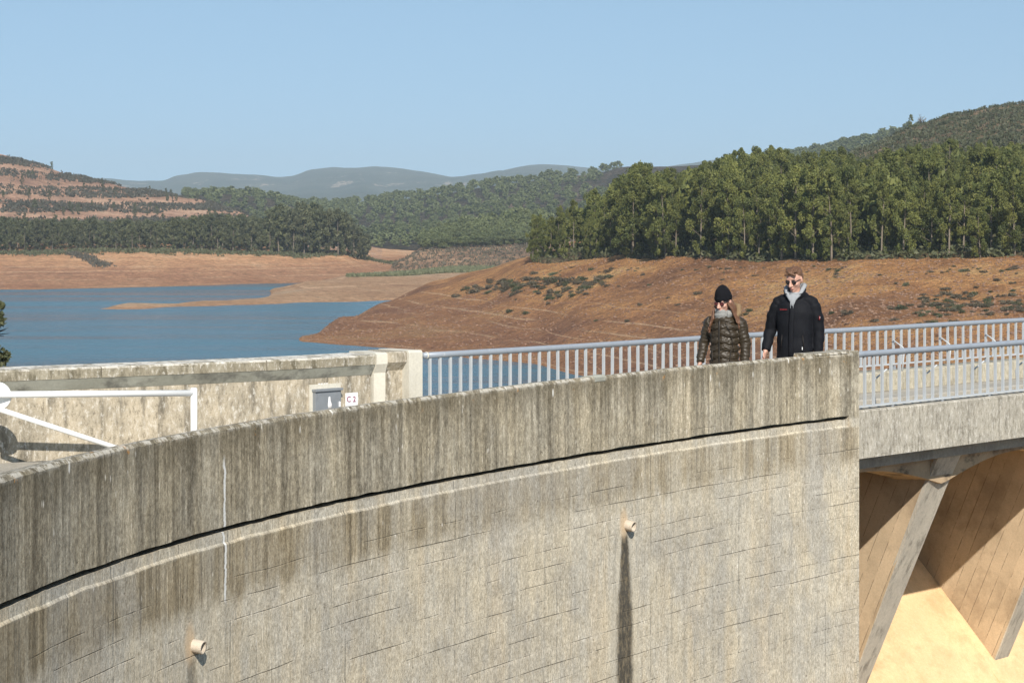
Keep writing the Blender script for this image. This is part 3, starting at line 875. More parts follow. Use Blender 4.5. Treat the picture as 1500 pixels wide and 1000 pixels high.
def railing(path, name, label, spacing_fn, s_start, s_end, topz, botz, basez, off=0.0, post_every=6, stay=True, flange=False, stay_from=0.0):
    root = empty(name, tuple(path[0]))
    tag(root, label, 'railing')
    O = path[0]
    S = arclen(path)[-1]
    s_end = min(s_end, S - 0.05)
    us = np.linspace(s_start, s_end, 60)
    def at(u, z, o=0.0):
        p, d, n = frame_at(path, u); return p + n * (off + o) + Vector((0, 0, z)) - O
    mb = MB(); mb.tube([at(u, topz) for u in us], 0.030, 14); mb.build('handrail', M_RAIL, root)
    mb = MB()
    vs = []; fs = []
    for u in us:
        vs += [at(u, botz - 0.008, -0.022), at(u, botz + 0.008, -0.022), at(u, botz + 0.008, 0.022), at(u, botz - 0.008, 0.022)]
    for i in range(len(us) - 1):
        for j in range(4): fs.append((4 * i + j, 4 * i + 4 + j, 4 * i + 4 + (j + 1) % 4, 4 * i + (j + 1) % 4))
    fs += [(0, 1, 2, 3), (4 * (len(us) - 1), 4 * (len(us) - 1) + 3, 4 * (len(us) - 1) + 2, 4 * (len(us) - 1) + 1)]
    mb.add(vs, fs); mb.build('bottom_rail', M_RAIL2, root)
    # one baluster mesh: a channel bar with a neck under the handrail
    h = topz - botz - 0.034
    mb = MB()
    mb.box((0, 0, h / 2), (0.023, 0.016, h)); mb.box((0.0, 0.0, h + 0.008), (0.014, 0.012, 0.016))
    mb.box((-0.0085, -0.012, h / 2), (0.006, 0.010, h - 0.004)); mb.box((0.0085, -0.012, h / 2), (0.006, 0.010, h - 0.004))
    bme = mb.mesh('baluster'); bme.materials.append(M_RAIL2)
    hp_ = botz - basez
    mb = MB(); mb.box((0, 0, -hp_ / 2 - 0.004), (0.035, 0.03, hp_ - 0.008)); mb.box((0, 0, -hp_ - 0.0), (0.08, 0.07, 0.008)); pme = mb.mesh('foot'); pme.materials.append(M_RAIL)
    mb = MB(); mb.tube([(0.0, -0.02, h * 0.72), (0.05, -0.13, h * 0.50), (0.045, -0.15, h * 0.40), (-0.01, -0.16, -hp_)], 0.0085, 8)
    sme = mb.mesh('stay'); sme.materials.append(M_RAIL2)
    u = s_start + 0.09; i = 0
    while u < s_end:
        p, d, n = frame_at(path, u)
        ang = math.atan2(d.y, d.x)
        b = D.objects.new('baluster', bme); COL.objects.link(b); b.parent = root
        b.location = at(u, botz + 0.008); b.rotation_euler = (random.uniform(-0.006, 0.006), random.uniform(-0.008, 0.008), ang + random.uniform(-0.03, 0.03))
        if i % post_every == 4:
            f = D.objects.new('foot', pme); COL.objects.link(f); f.parent = root
            f.location = at(u + 0.02, botz - 0.008); f.rotation_euler = (0, 0, ang)
            if stay and u >= stay_from:
                f = D.objects.new('stay', sme); COL.objects.link(f); f.parent = root
                f.location = at(u - 0.03, botz); f.rotation_euler = (0, 0, ang + (math.pi if stay < 0 else 0))
        u += spacing_fn(u); i += 1
    if flange:
        mb = MB(); mb.tube([at(s_start + 0.04, topz), at(s_start + 0.055, topz)], 0.034, 16); mb.build('collar', M_RENDER, root)
    return root
NR_PATH = [P0 + T * q for q in (0.0, 2, 4, 6, 9, 13)]
railing(NR_PATH, 'downstream_railing', 'grey tubular handrail with balusters on the bridge edge beam, nearer of the two', lambda u: 0.149, 0.0, 12.5, 1.02, 0.515, 0.487, off=-0.10, post_every=6, stay=-1)
SFR = arclen(FAR_RAIL)[-1]
railing(FAR_RAIL, 'upstream_railing', 'long grey tubular handrail with balusters behind the walkers along the reservoir side', lambda u: 0.134 + 0.043 * min(1, u / 9.0), 0.02, SFR, 1.02, 0.575, 0.505, off=0.0, post_every=6, stay=1, flange=True, stay_from=7.2)

# =============================================================================== terrain
WZ = -17.75                                    # water level
def yw(Z): return HY + (CAMZ - WZ) * FPX / Z   # pixel row of the water at distance Z

class Land:
    """height of the ground, read from surveyed columns: pixel column -> [(distance, row)]; plus relief"""
    def __init__(s, cols, amp=0.25, fr=0.03, gamp=0.0):
        s.x = np.array([c[0] for c in cols], dtype=float)
        s.zs = np.geomspace(120, 9000, 700)
        tab = []
        for _, pts in cols:
            Zs = np.array([p[0] for p in pts], float)
            hs = np.array([CAMZ - (p[1] - HY) / FPX * p[0] for p in pts], float)
            tab.append(np.interp(s.zs, Zs, hs))
        s.tab = np.array(tab); s.amp = amp; s.fr = fr; s.gamp = gamp
        k = 3
        ker = np.ones(k) / k
        s.tab = np.array([np.convolve(np.pad(r, k // 2, mode='edge'), ker, 'valid') for r in s.tab])
    def h(s, X, Y, noise=True):
        X = np.asarray(X, float); Y = np.asarray(Y, float)
        px = 750 + FPX * X / Y
        iz = np.clip(np.log(Y / 120) / np.log(9000 / 120) * 699, 0, 698.999)
        i0 = iz.astype(int); fz = iz - i0
        ix = np.clip(np.interp(px, s.x, np.arange(len(s.x))), 0, len(s.x) - 1.0001)
        j0 = ix.astype(int); fx = ix - j0; fx = fx * fx * (3 - 2 * fx) * 0.5 + fx * 0.5
        t = s.tab
        a = t[j0, i0] * (1 - fz) + t[j0, i0 + 1] * fz
        b = t[j0 + 1, i0] * (1 - fz) + t[j0 + 1, i0 + 1] * fz
        r = a * (1 - fx) + b * fx
        if noise:
            land = np.clip((r - WZ) / 2.5, 0.12, 1)
            r = r + s.amp * land * fbm(X * s.fr, Y * s.fr, 6) * 2 + s.gamp * land * (0.20 - np.abs(fbm(X * s.fr * 0.5 + 9, Y * s.fr * 0.16 + 4, 5))) 
        return r
    def mesh(s, name, mat, x0, x1, nx, Z0, Z1, nz, label=None):
        xs = np.linspace(x0, x1, nx); zs = np.geomspace(Z0, Z1, nz)
        PX, ZZ = np.meshgrid(xs, zs)
        X = (PX - 750) / FPX * ZZ
        H = s.h(X, ZZ)
        v = np.stack([X, ZZ, H], -1).reshape(-1, 3)
        i = np.arange((nz - 1) * nx).reshape(nz - 1, nx)[:, :-1].ravel()
        f = np.stack([i, i + 1, i + nx + 1, i + nx], -1)
        me = D.meshes.new(name)
        me.vertices.add(len(v)); me.vertices.foreach_set('co', v.ravel())
        me.loops.add(len(f) * 4); me.loops.foreach_set('vertex_index', f.ravel().astype(np.int32))
        me.polygons.add(len(f)); me.polygons.foreach_set('loop_start', np.arange(0, len(f) * 4, 4, dtype=np.int32))
        me.polygons.foreach_set('loop_total', np.full(len(f), 4, dtype=np.int32))
        me.polygons.foreach_set('use_smooth', np.ones(len(f), dtype=bool))
        me.update(calc_edges=True)
        o = link_mesh(name, me, mat); tag(o, kind='structure'); return o

# ---- ground materials
def soil_mat(name, cols, band=True, scrub=0.0, strand=True, sc=1.0, stones=0.5, dark=(0.10, 0.062, 0.042), road=False, green=None, scrubc=(0.055, 0.06, 0.035), lowamt=0.6, lowc=((0.36, 0.175, 0.10), (0.21, 0.105, 0.066))):
    t = NT(name); P = t.pos(); x, y, z = t.sep(P)
    n1 = t.noise(t.mapv(P, (0.035 * sc, 0.035 * sc, 0.12 * sc)), 1, 6, 0.65)
    n2 = t.noise(P, 0.22 * sc, 6, 0.7)
    n3 = t.noise(P, 1.6 * sc, 5, 0.75)
    n4 = t.noise(P, 5.0 * sc, 3, 0.8)
    f = t.add(t.mul(n1, 0.55), t.add(t.mul(n2, 0.33), t.mul(n3, 0.18)))
    col = t.ramp(f, [(0.42, cols[0]), (0.50, cols[1]), (0.57, cols[2]), (0.65, cols[3])])
    if strand:
        # strand lines left by the falling water: constant height
        zz = t.add(z, t.mul(t.sub(n2, 0.5), 0.35))
        low = t.sstep(zz, WZ + 8.0, WZ + 2.5)
        col = t.mix(t.mul(low, lowamt), col, t.mix(t.sstep(t.noise(P, 0.6 * sc, 6, 0.8), 0.4, 0.6), lowc[0], lowc[1]))
        s1 = t.noise(t.comb(0.0, 0.0, t.mul(zz, 2.6)), 1.0, 4, 0.7)
        s2 = t.noise(t.comb(5.0, 0.0, t.mul(t.add(z, t.mul(t.sub(n2, 0.5), 0.12)), 2.2)), 1.0, 2, 0.6)
        brk = t.noise(t.mapv(P, (0.03, 0.03, 0.8)), 1, 5, 0.7)
        ln = t.mul(t.mul(t.sstep(s2, 0.56, 0.62), t.sstep(brk, 0.43, 0.55)), t.sstep(zz, WZ + 11, WZ + 6.0))
        col = t.mix(t.mul(t.sstep(s1, 0.45, 0.65), 0.35), col, (0.36, 0.19, 0.105))
        col = t.mix(t.mul(ln, 0.75), col, (0.66, 0.44, 0.27))
        wet = t.sstep(z, WZ + 0.55, WZ + 0.1)
        col = t.mix(t.mul(wet, 0.5), col, (0.46, 0.235, 0.115))
    st = t.voro(P, 2.6 * sc, rand=1.0)
    stc = t.mul(t.sstep(st, 0.32, 0.20), t.sstep(n2, 0.42, 0.56))
    col = t.mix(t.mul(stc, stones), col, dark)
    col = t.mix(t.mul(t.sstep(n4, 0.60, 0.70), stones * 0.8), col, (0.55, 0.40, 0.27))
    if scrub:
        sb = t.noise(t.mapv(P, (0.10 * sc, 0.06 * sc, 0.1 * sc)), 1, 7, 0.72)
        col = t.mix(t.mul(t.sstep(sb, 0.56 - 0.12 * scrub, 0.62), scrub), col, scrubc)
    if green:
        zlo, zhi, gc = green
        col = t.mix(t.mul(t.sstep(z, zlo, zhi), t.sstep(t.noise(P, 0.05 * sc, 6, 0.7), 0.40, 0.52)), col, gc)
    sp = t.noise(P, 1.1 * sc, 6, 0.9)
    col = t.mix(1.0, col, t.mix(t.sstep(sp, 0.36, 0.64), (0.62, 0.60, 0.58), (1.40, 1.40, 1.40)), 'MULTIPLY')
    h = t.add(t.mul(n3, 1.0), t.add(t.mul(n2, 2.0), t.mul(n4, 0.35)))
    return t.done(t.principled(col, 0.95, 0, t.bump(h, 1.0, 1.0 / sc ** 0.3), 0.15))
M_SHORE = soil_mat('red_stony_soil', [(0.21, 0.105, 0.058), (0.39, 0.19, 0.085), (0.60, 0.305, 0.120), (0.70, 0.45, 0.20)], stones=0.75)
M_BANK = soil_mat('orange_bank_soil', [(0.34, 0.18, 0.105), (0.54, 0.28, 0.145), (0.68, 0.385, 0.20), (0.70, 0.46, 0.28)], sc=0.4, stones=0.2)
M_BAR = soil_mat('sandy_flat', [(0.38, 0.23, 0.13), (0.54, 0.34, 0.19), (0.60, 0.41, 0.25), (0.46, 0.40, 0.27)], sc=0.4, stones=0.15, lowamt=0.25)
M_PROM = soil_mat('dry_promontory', [(0.20, 0.125, 0.075), (0.34, 0.20, 0.12), (0.50, 0.30, 0.175), (0.60, 0.41, 0.26)], sc=0.4, stones=0.3, scrub=0.5, strand=False, scrubc=(0.085, 0.075, 0.048))
M_TERR = soil_mat('burnt_terraces_soil', [(0.26, 0.15, 0.10), (0.44, 0.25, 0.16), (0.56, 0.34, 0.22), (0.62, 0.42, 0.28)], sc=0.35, stones=0.3, strand=False, scrub=0.45, scrubc=(0.20, 0.115, 0.085))
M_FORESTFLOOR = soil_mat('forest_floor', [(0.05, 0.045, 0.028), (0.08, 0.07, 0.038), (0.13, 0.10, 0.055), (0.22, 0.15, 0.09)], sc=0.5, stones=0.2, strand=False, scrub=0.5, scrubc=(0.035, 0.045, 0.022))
M_SCRUBHILL = soil_mat('scrub_hill_soil', [(0.11, 0.085, 0.05), (0.18, 0.13, 0.075), (0.28, 0.19, 0.115), (0.38, 0.26, 0.17)], sc=0.5, stones=0.2, strand=False, scrub=0.7, scrubc=(0.045, 0.05, 0.026))
def far_mat(name, a, b, bare, sc):
    t = NT(name); P = t.pos()
    n1 = t.noise(P, 0.004 * sc, 7, 0.6); n2 = t.voro(P, 0.07 * sc); n3 = t.noise(P, 0.03 * sc, 6, 0.75)
    col = t.mix(t.sstep(n1, 0.40, 0.6), a, b)
    col = t.mix(t.mul(t.sstep(n2, 0.35, 0.75), 0.6), col, (0.018, 0.024, 0.014))
    cl = t.mul(t.sstep(t.noise(t.mapv(P, (0.004 * sc, 0.0016 * sc, 0.007 * sc), (3, 3, 3)), 1, 6, 0.7), 0.585, 0.62), t.sstep(n3, 0.42, 0.54))
    col = t.mix(t.mul(cl, 0.85), col, bare)
    h = t.add(t.mul(t.sub(1.0, n2), 4.0), t.mul(n3, 8.0))
    return t.done(t.principled(col, 0.95, 0, t.bump(h, 1.0, 3.0), 0.1))
M_FAR = far_mat('wooded_mountain', (0.045, 0.065, 0.035), (0.10, 0.105, 0.062), (0.62, 0.46, 0.34), 1.0)
M_MID = far_mat('pine_hill_floor', (0.11, 0.085, 0.055), (0.16, 0.115, 0.075), (0.38, 0.25, 0.17), 2.5)

# ---- valley floor below everything, water
def sheet(name, pts, z, mat):
    me = mesh_np(name, [(x, y, z) for x, y in pts], [tuple(range(len(pts)))])
    return tag(link_mesh(name, me, mat), kind='structure')
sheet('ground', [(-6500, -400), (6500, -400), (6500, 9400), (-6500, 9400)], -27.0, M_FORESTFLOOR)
def water_mat():
    t = NT('reservoir_water'); P = t.pos()
    w1 = t.noise(t.mapv(P, (0.9, 0.42, 1)), 1.0, 4, 0.65)
    w2 = t.noise(t.mapv(P, (0.16, 0.055, 1), (4, 4, 0)), 1.0, 4, 0.6)
    w3 = t.noise(t.mapv(P, (0.005, 0.045, 1), (1, 7, 0)), 1.0, 7, 0.7)
    rough = t.add(0.10, t.mul(t.sstep(w3, 0.38, 0.62), 0.16))
    col = t.mix(t.sstep(w3, 0.38, 0.62), (0.018, 0.075, 0.105), (0.050, 0.140, 0.175))
    h = t.add(t.mul(w1, 1.0), t.mul(w2, 1.6))
    amp = t.add(0.55, t.mul(t.sstep(w3, 0.36, 0.64), 0.45))
    nd = t.n('ShaderNodeBump'); t.put(nd.inputs['Strength'], amp); nd.inputs['Distance'].default_value = 0.9; t.put(nd.inputs['Height'], h)
    return t.done(t.principled(col, rough, 0, nd.outputs[0], 0.5, IOR=1.33))
M_WATER = water_mat()
fr = [(p.x, p.y) for p in offset_path(FAR_FULL, -0.2)]
a0 = Vector(fr[0]) ; a1 = Vector(fr[-1])
wp = [(-1500, -1290)] + [(-60, -30)] + fr + [(60, 82), (1600, 1550), (1600, 1250), (-1500, 1250)]
water = sheet('water', wp, WZ, M_WATER)

U = 60  # rows by which ground dives under water outside a shore
right = Land([
 (380, [(120, yw(120) + 60), (383, yw(383) + 60), (600, yw(600) + 60), (9000, yw(9000) + 2)]),
 (428, [(120, yw(120) + 60), (340, yw(340) + 20), (383, yw(383) + 2.5), (420, yw(420) + 12), (600, yw(600) + 30), (9000, yw(9000) + 2)]),
 (445, [(120, yw(120) + 60), (366, yw(366) + 8), (378, yw(378)), (390, yw(390) - 4), (402, yw(402)), (440, yw(440) + 25), (9000, yw(9000) + 2)]),
 (500, [(120, yw(120) + 60), (355, 520), (374, 501), (400, 482), (430, 464), (455, yw(455) - 2), (480, yw(480) + 8), (560, yw(560) + 30), (9000, yw(9000) + 2)]),
 (560, [(120, yw(120) + 60), (345, 530), (364, 506), (400, 480), (440, 456), (480, 442), (530, yw(530) - 3), (560, yw(560) + 8), (640, yw(640) + 30), (9000, yw(9000) + 2)]),
 (640, [(120, yw(120) + 60), (325, 545), (344, 516), (400, 468), (450, 437), (500, 417), (530, 411), (600, 425), (680, yw(680) + 6), (9000, yw(9000) + 2)]),
 (700, [(120, yw(120) + 60), (310, 560), (332, 523), (380, 480), (430, 437), (480, 404), (510, 398), (600, 410), (680, yw(680) + 6), (9000, yw(9000) + 2)]),
 (780, [(120, yw(120) + 60), (300, 560), (320, 532), (370, 470), (410, 418), (440, 384), (480, 376), (560, 380), (680, 420), (9000, yw(9000) + 2)]),
 (860, [(120, yw(120) + 60), (270, 590), (293, 550), (340, 470), (385, 415), (420, 384), (460, 364), (500, 348), (620, 352), (760, 400), (9000, yw(9000) + 2)]),
 (933, [(120, yw(120) + 60), (255, 605), (272, 567), (320, 478), (365, 415), (395, 383), (440, 345), (490, 316), (620, 330), (760, 380), (9000, 360)]),
 (1000, [(120, yw(120) + 60), (235, 630), (252, 586), (300, 487), (340, 425), (372, 381), (420, 345), (470, 320), (620, 330), (760, 370), (9000, 350)]),
 (1073, [(120, yw(120) + 60), (220, 650), (240, 598), (290, 490), (325, 430), (352, 386), (400, 340), (460, 298), (600, 300), (760, 340), (9000, 350)]),
 (1189, [(120, yw(120) + 60), (205, 670), (222, 620), (270, 494), (305, 432), (332, 389), (380, 340), (450, 290), (560, 275), (640, 262), (760, 300), (9000, 350)]),
 (1258, [(120, yw(120) + 60), (195, 690), (215, 629), (262, 484), (295, 430), (320, 385), (370, 345), (430, 306), (520, 262), (650, 222), (800, 240), (9000, 340)]),
 (1340, [(120, yw(120) + 60), (190, 700), (208, 640), (255, 484), (288, 432), (315, 387), (365, 340), (430, 290), (520, 240), (680, 190), (800, 200), (9000, 340)]),
 (1400, [(120, yw(120) + 60), (188, 700), (206, 640), (250, 484), (284, 432), (310, 386), (360, 336), (430, 286), (520, 225), (680, 171), (800, 178), (9000, 340)]),
 (1500, [(120, yw(120) + 60), (184, 700), (202, 640), (245, 484), (278, 432), (302, 385), (352, 334), (420, 288), (520, 205), (680, 155), (900, 158), (9000, 330)]),
 (1900, [(120, yw(120) + 60), (184, 700), (202, 640), (245, 480), (278, 428), (302, 380), (352, 330), (420, 275), (520, 190), (700, 110), (900, 90), (9000, 300)]),
], amp=0.42, fr=0.05)
right.mesh('right_shore', M_SHORE, 400, 1900, 520, 180, 900, 300)
# the wooded ground and the hill above the shore lie 6 cm over the bare soil
def overlay(land, name, mat, x0, x1, nx, Z0f, Z1, nz, dz):
    """Z0f(px) gives where the cover starts"""
    xs = np.linspace(x0, x1, nx); t = np.linspace(0, 1, nz)
    PX, TT = np.meshgrid(xs, t)
    Z0 = np.array([Z0f(x) for x in xs])[None, :]
    ZZ = Z0 * (Z1 / Z0) ** TT
    X = (PX - 750) / FPX * ZZ
    jag = np.where(TT == 0, fbm(PX * 0.09, PX * 0 + 3, 4) * 6, 0)
    ZZ = ZZ + jag; X = (PX - 750) / FPX * ZZ
    Hh = land.h(X, ZZ) + np.where(TT == 0, -0.3, dz)
    v = np.stack([X, ZZ, Hh], -1).reshape(-1, 3)
    i = np.arange((nz - 1) * nx).reshape(nz - 1, nx)[:, :-1].ravel()
    f = np.stack([i, i + 1, i + nx + 1, i + nx], -1)
    o = link_mesh(name, mesh_np(name, v, f, smooth=True), mat); return tag(o, kind='structure')
BASEX = [770, 780, 860, 933, 1000, 1073, 1189, 1258, 1340, 1400, 1500, 1900]
BASEZ = [455, 444, 424, 398, 376, 355, 335, 323, 318, 313, 305, 305]
base_z = lambda px: float(np.interp(px, BASEX, BASEZ))
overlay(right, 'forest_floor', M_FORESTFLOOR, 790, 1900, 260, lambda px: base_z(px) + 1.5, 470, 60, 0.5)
overlay(right, 'scrub_hill', M_SCRUBHILL, 1130, 1900, 220, lambda px: 440 + 0 * px, 880, 90, 0.75)

left = Land([
 (-700, [(120, yw(120) + 60), (660, yw(660) + 8), (700, yw(700)), (760, 392), (850, 372), (900, 362), (1000, 330), (1200, 225), (1500, 130), (2000, 180), (9000, 340)]),
 (-200, [(120, yw(120) + 60), (640, yw(640) + 10), (692, yw(692)), (760, 395), (850, 372), (900, 362), (1000, 325), (1200, 250), (1450, 180), (2000, 240), (9000, 340)]),
 (0,    [(120, yw(120) + 60), (640, yw(640) + 10), (699, 423), (760, 396), (840, 373), (900, 364), (1000, 330), (1200, 268), (1420, 226), (2000, 290), (9000, 340)]),
 (45,   [(120, yw(120) + 60), (640, yw(640) + 10), (702, 422), (770, 394), (845, 372), (900, 365), (1000, 333), (1200, 275), (1420, 238), (2000, 290), (9000, 340)]),
 (110,  [(120, yw(120) + 60), (650, yw(650) + 10), (715, 420), (790, 385), (850, 369), (900, 365), (1000, 340), (1200, 290), (1400, 257), (2000, 300), (9000, 340)]),
 (146,  [(120, yw(120) + 60), (650, yw(650) + 10), (722, 419), (790, 388), (850, 368), (900, 365), (1000, 342), (1200, 295), (1380, 265), (2000, 300), (9000, 340)]),
 (204,  [(120, yw(120) + 60), (660, yw(660) + 10), (732, 418), (790, 386), (855, 368), (900, 365), (1000, 345), (1200, 303), (1350, 277), (2000, 310), (9000, 340)]),
 (290,  [(120, yw(120) + 60), (680, yw(680) + 10), (750, 416), (800, 390), (860, 368), (900, 366), (1000, 350), (1200, 312), (1300, 291), (2000, 320), (9000, 340)]),
 (347,  [(120, yw(120) + 60), (690, yw(690) + 10), (765, 415), (810, 390), (870, 370), (900, 367), (1000, 355), (1200, 322), (1260, 309), (2000, 330), (9000, 345)]),
 (400,  [(120, yw(120) + 60), (700, yw(700) + 10), (775, 414), (830, 388), (870, 372), (900, 368), (1000, 358), (1200, 335), (1260, 335), (2000, 345), (9000, 345)]),
 (450,  [(120, yw(120) + 60), (720, yw(720) + 10), (783, yw(783)), (830, 392), (880, 374), (910, 370), (1000, 362), (1200, 350), (2000, 350), (9000, 345)]),
 (500,  [(120, yw(120) + 60), (730, yw(730) + 8), (785, 410), (830, 397), (880, 377), (910, 371), (1000, 366), (1200, 356), (2000, 350), (9000, 345)]),
 (535,  [(120, yw(120) + 60), (740, yw(740) + 5), (800, 409), (850, 401), (890, 388), (920, 381), (1000, 376), (1200, 362), (2000, 352), (9000, 345)]),
 (575,  [(120, yw(120) + 60), (760, yw(760) + 3), (800, 409), (900, 398), (1000, 380), (1150, 368), (1400, 358), (2000, 352), (9000, 345)]),
 (640,  [(120, yw(120) + 60), (760, yw(760) + 3), (800, 409), (900, 398), (1000, 385), (1150, 372), (1400, 360), (2000, 352), (9000, 345)]),
 (900,  [(120, yw(120) + 60), (760, yw(760) + 3), (800, 409), (900, 398), (1000, 385), (1150, 372), (1400, 360), (2000, 352), (9000, 345)]),
], amp=0.5, fr=0.02)
left.mesh('left_bank', M_BANK, -700, 900, 420, 640, 1010, 110)
left.mesh('terraced_hill', M_TERR, -700, 560, 420, 1004, 1900, 200)
left.mesh('valley_floor', M_BANK, 500, 900, 120, 1006, 1225, 40)

bar = Land([
 (120, [(120, yw(120) + 60), (525, yw(525) + 10), (9000, yw(9000) + 3)]),
 (140, [(120, yw(120) + 60), (515, yw(515) + 5), (530, yw(530) - 0.6), (545, yw(545) + 2), (600, yw(600) + 20), (9000, yw(9000) + 3)]),
 (190, [(120, yw(120) + 60), (520, yw(520) + 5), (530, 451.8), (555, 442.5), (566, yw(566) + 2), (600, yw(600) + 20), (9000, yw(9000) + 3)]),
 (300, [(120, yw(120) + 60), (540, yw(540) + 5), (553, 446), (582, 439.5), (592, yw(592) + 2), (640, yw(640) + 20), (9000, yw(9000) + 3)]),
 (370, [(120, yw(120) + 60), (550, yw(550) + 5), (563, 444), (595, 436.5), (605, yw(605) + 1), (640, yw(640) + 20), (9000, yw(9000) + 3)]),
 (402, [(120, yw(120) + 60), (557, yw(557) + 5), (568, 443), (600, 433), (650, 428), (690, 421), (700, yw(700) + 2), (760, yw(760) + 20), (9000, yw(9000) + 3)]),
 (450, [(120, yw(120) + 60), (568, yw(568) + 5), (580, 441), (620, 426), (680, 413.5), (740, 411.2), (785, yw(785)), (850, yw(850) + 5), (9000, yw(9000) + 3)]),
 (510, [(120, yw(120) + 60), (572, yw(572) + 5), (584, 439.8), (620, 427), (680, 415), (740, 409), (800, 404), (850, 402), (900, 410), (9000, yw(9000) + 3)]),
 (580, [(120, yw(120) + 60), (585, yw(585) + 5), (598, 437), (630, 427), (700, 413), (760, 407), (800, 403), (860, 398), (900, 396), (960, 405), (9000, yw(9000) + 3)]),
 (660, [(120, yw(120) + 60), (600, yw(600) + 5), (620, 432), (700, 412), (760, 404), (800, 399), (860, 393), (900, 390), (960, 400), (9000, yw(9000) + 3)]),
 (900, [(120, yw(120) + 60), (600, yw(600) + 5), (620, 432), (700, 410), (760, 402), (800, 396), (860, 390), (900, 388), (960, 400), (9000, yw(9000) + 3)]),
], amp=0.10, fr=0.03)
bar.mesh('sandbar', M_BAR, 100, 900, 360, 505, 900, 190)

prom = Land([
 (520, [(120, 2000), (870, 420), (9000, 420)]),
 (560, [(120, 2000), (850, 410), (880, 400), (930, 398), (1000, 405), (9000, 400)]),
 (585, [(120, 2000), (830, 412), (870, 395), (930, 384), (980, 381), (1100, 390), (9000, 390)]),
 (618, [(120, 2000), (820, 412), (860, 396), (930, 375), (980, 365), (1050, 362), (1200, 370), (9000, 380)]),
 (700, [(120, 2000), (810, 410), (860, 392), (930, 372), (980, 363), (1050, 360), (1200, 362), (9000, 380)]),
 (780, [(120, 2000), (800, 405), (850, 388), (920, 368), (980, 361), (1050, 357), (1200, 355), (9000, 380)]),
 (1000, [(120, 2000), (800, 402), (850, 386), (920, 366), (980, 359), (1050, 350), (1200, 345), (9000, 380)]),
], amp=0.5, fr=0.02)
prom.mesh('promontory', M_PROM, 540, 1000, 220, 815, 1190, 110)

pine = Land([
 (100, [(1200, 372), (1500, 345), (1750, 300), (2100, 300), (9000, 300)]),
 (290, [(1200, 372), (1500, 330), (1750, 284), (2100, 292), (9000, 300)]),
 (340, [(1200, 372), (1500, 326), (1750, 284), (2100, 292), (9000, 300)]),
 (408, [(1200, 370), (1500, 335), (1750, 293), (2100, 298), (9000, 300)]),
 (442, [(1200, 368), (1500, 340), (1800, 301), (2100, 302), (9000, 300)]),
 (498, [(1200, 366), (1500, 344), (1900, 303), (2100, 304), (9000, 300)]),
 (540, [(1200, 364), (1500, 340), (1900, 296), (2100, 300), (9000, 300)]),
 (600, [(1200, 362), (1500, 336), (1900, 290), (2100, 296), (9000, 300)]),
 (660, [(1200, 358), (1500, 328), (1900, 283), (2100, 286), (9000, 300)]),
 (705, [(1200, 356), (1500, 322), (1900, 276), (2100, 280), (9000, 300)]),
 (755, [(1200, 354), (1500, 316), (1900, 270), (2100, 275), (9000, 300)]),
 (810, [(1200, 352), (1500, 312), (1900, 265), (2100, 270), (9000, 300)]),
 (860, [(1200, 350), (1500, 310), (1900, 261), (2100, 266), (9000, 300)]),
 (920, [(1200, 350), (1500, 300), (1900, 245), (2100, 250), (9000, 300)]),
 (1100, [(1200, 350), (1500, 290), (1900, 240), (2100, 245), (9000, 300)]),
 (1190, [(1200, 320), (1500, 260), (1750, 226), (2100, 226), (9000, 300)]),
 (1250, [(1200, 310), (1500, 245), (1750, 210), (2100, 215), (9000, 300)]),
 (1335, [(1200, 300), (1500, 230), (1750, 192), (2100, 200), (9000, 300)]),
 (1500, [(1200, 300), (1500, 220), (1750, 180), (2100, 200), (9000, 300)]),
], amp=2.5, fr=0.006)
pine.mesh('pine_hills', M_MID, 100, 1500, 420, 1195, 2150, 120)

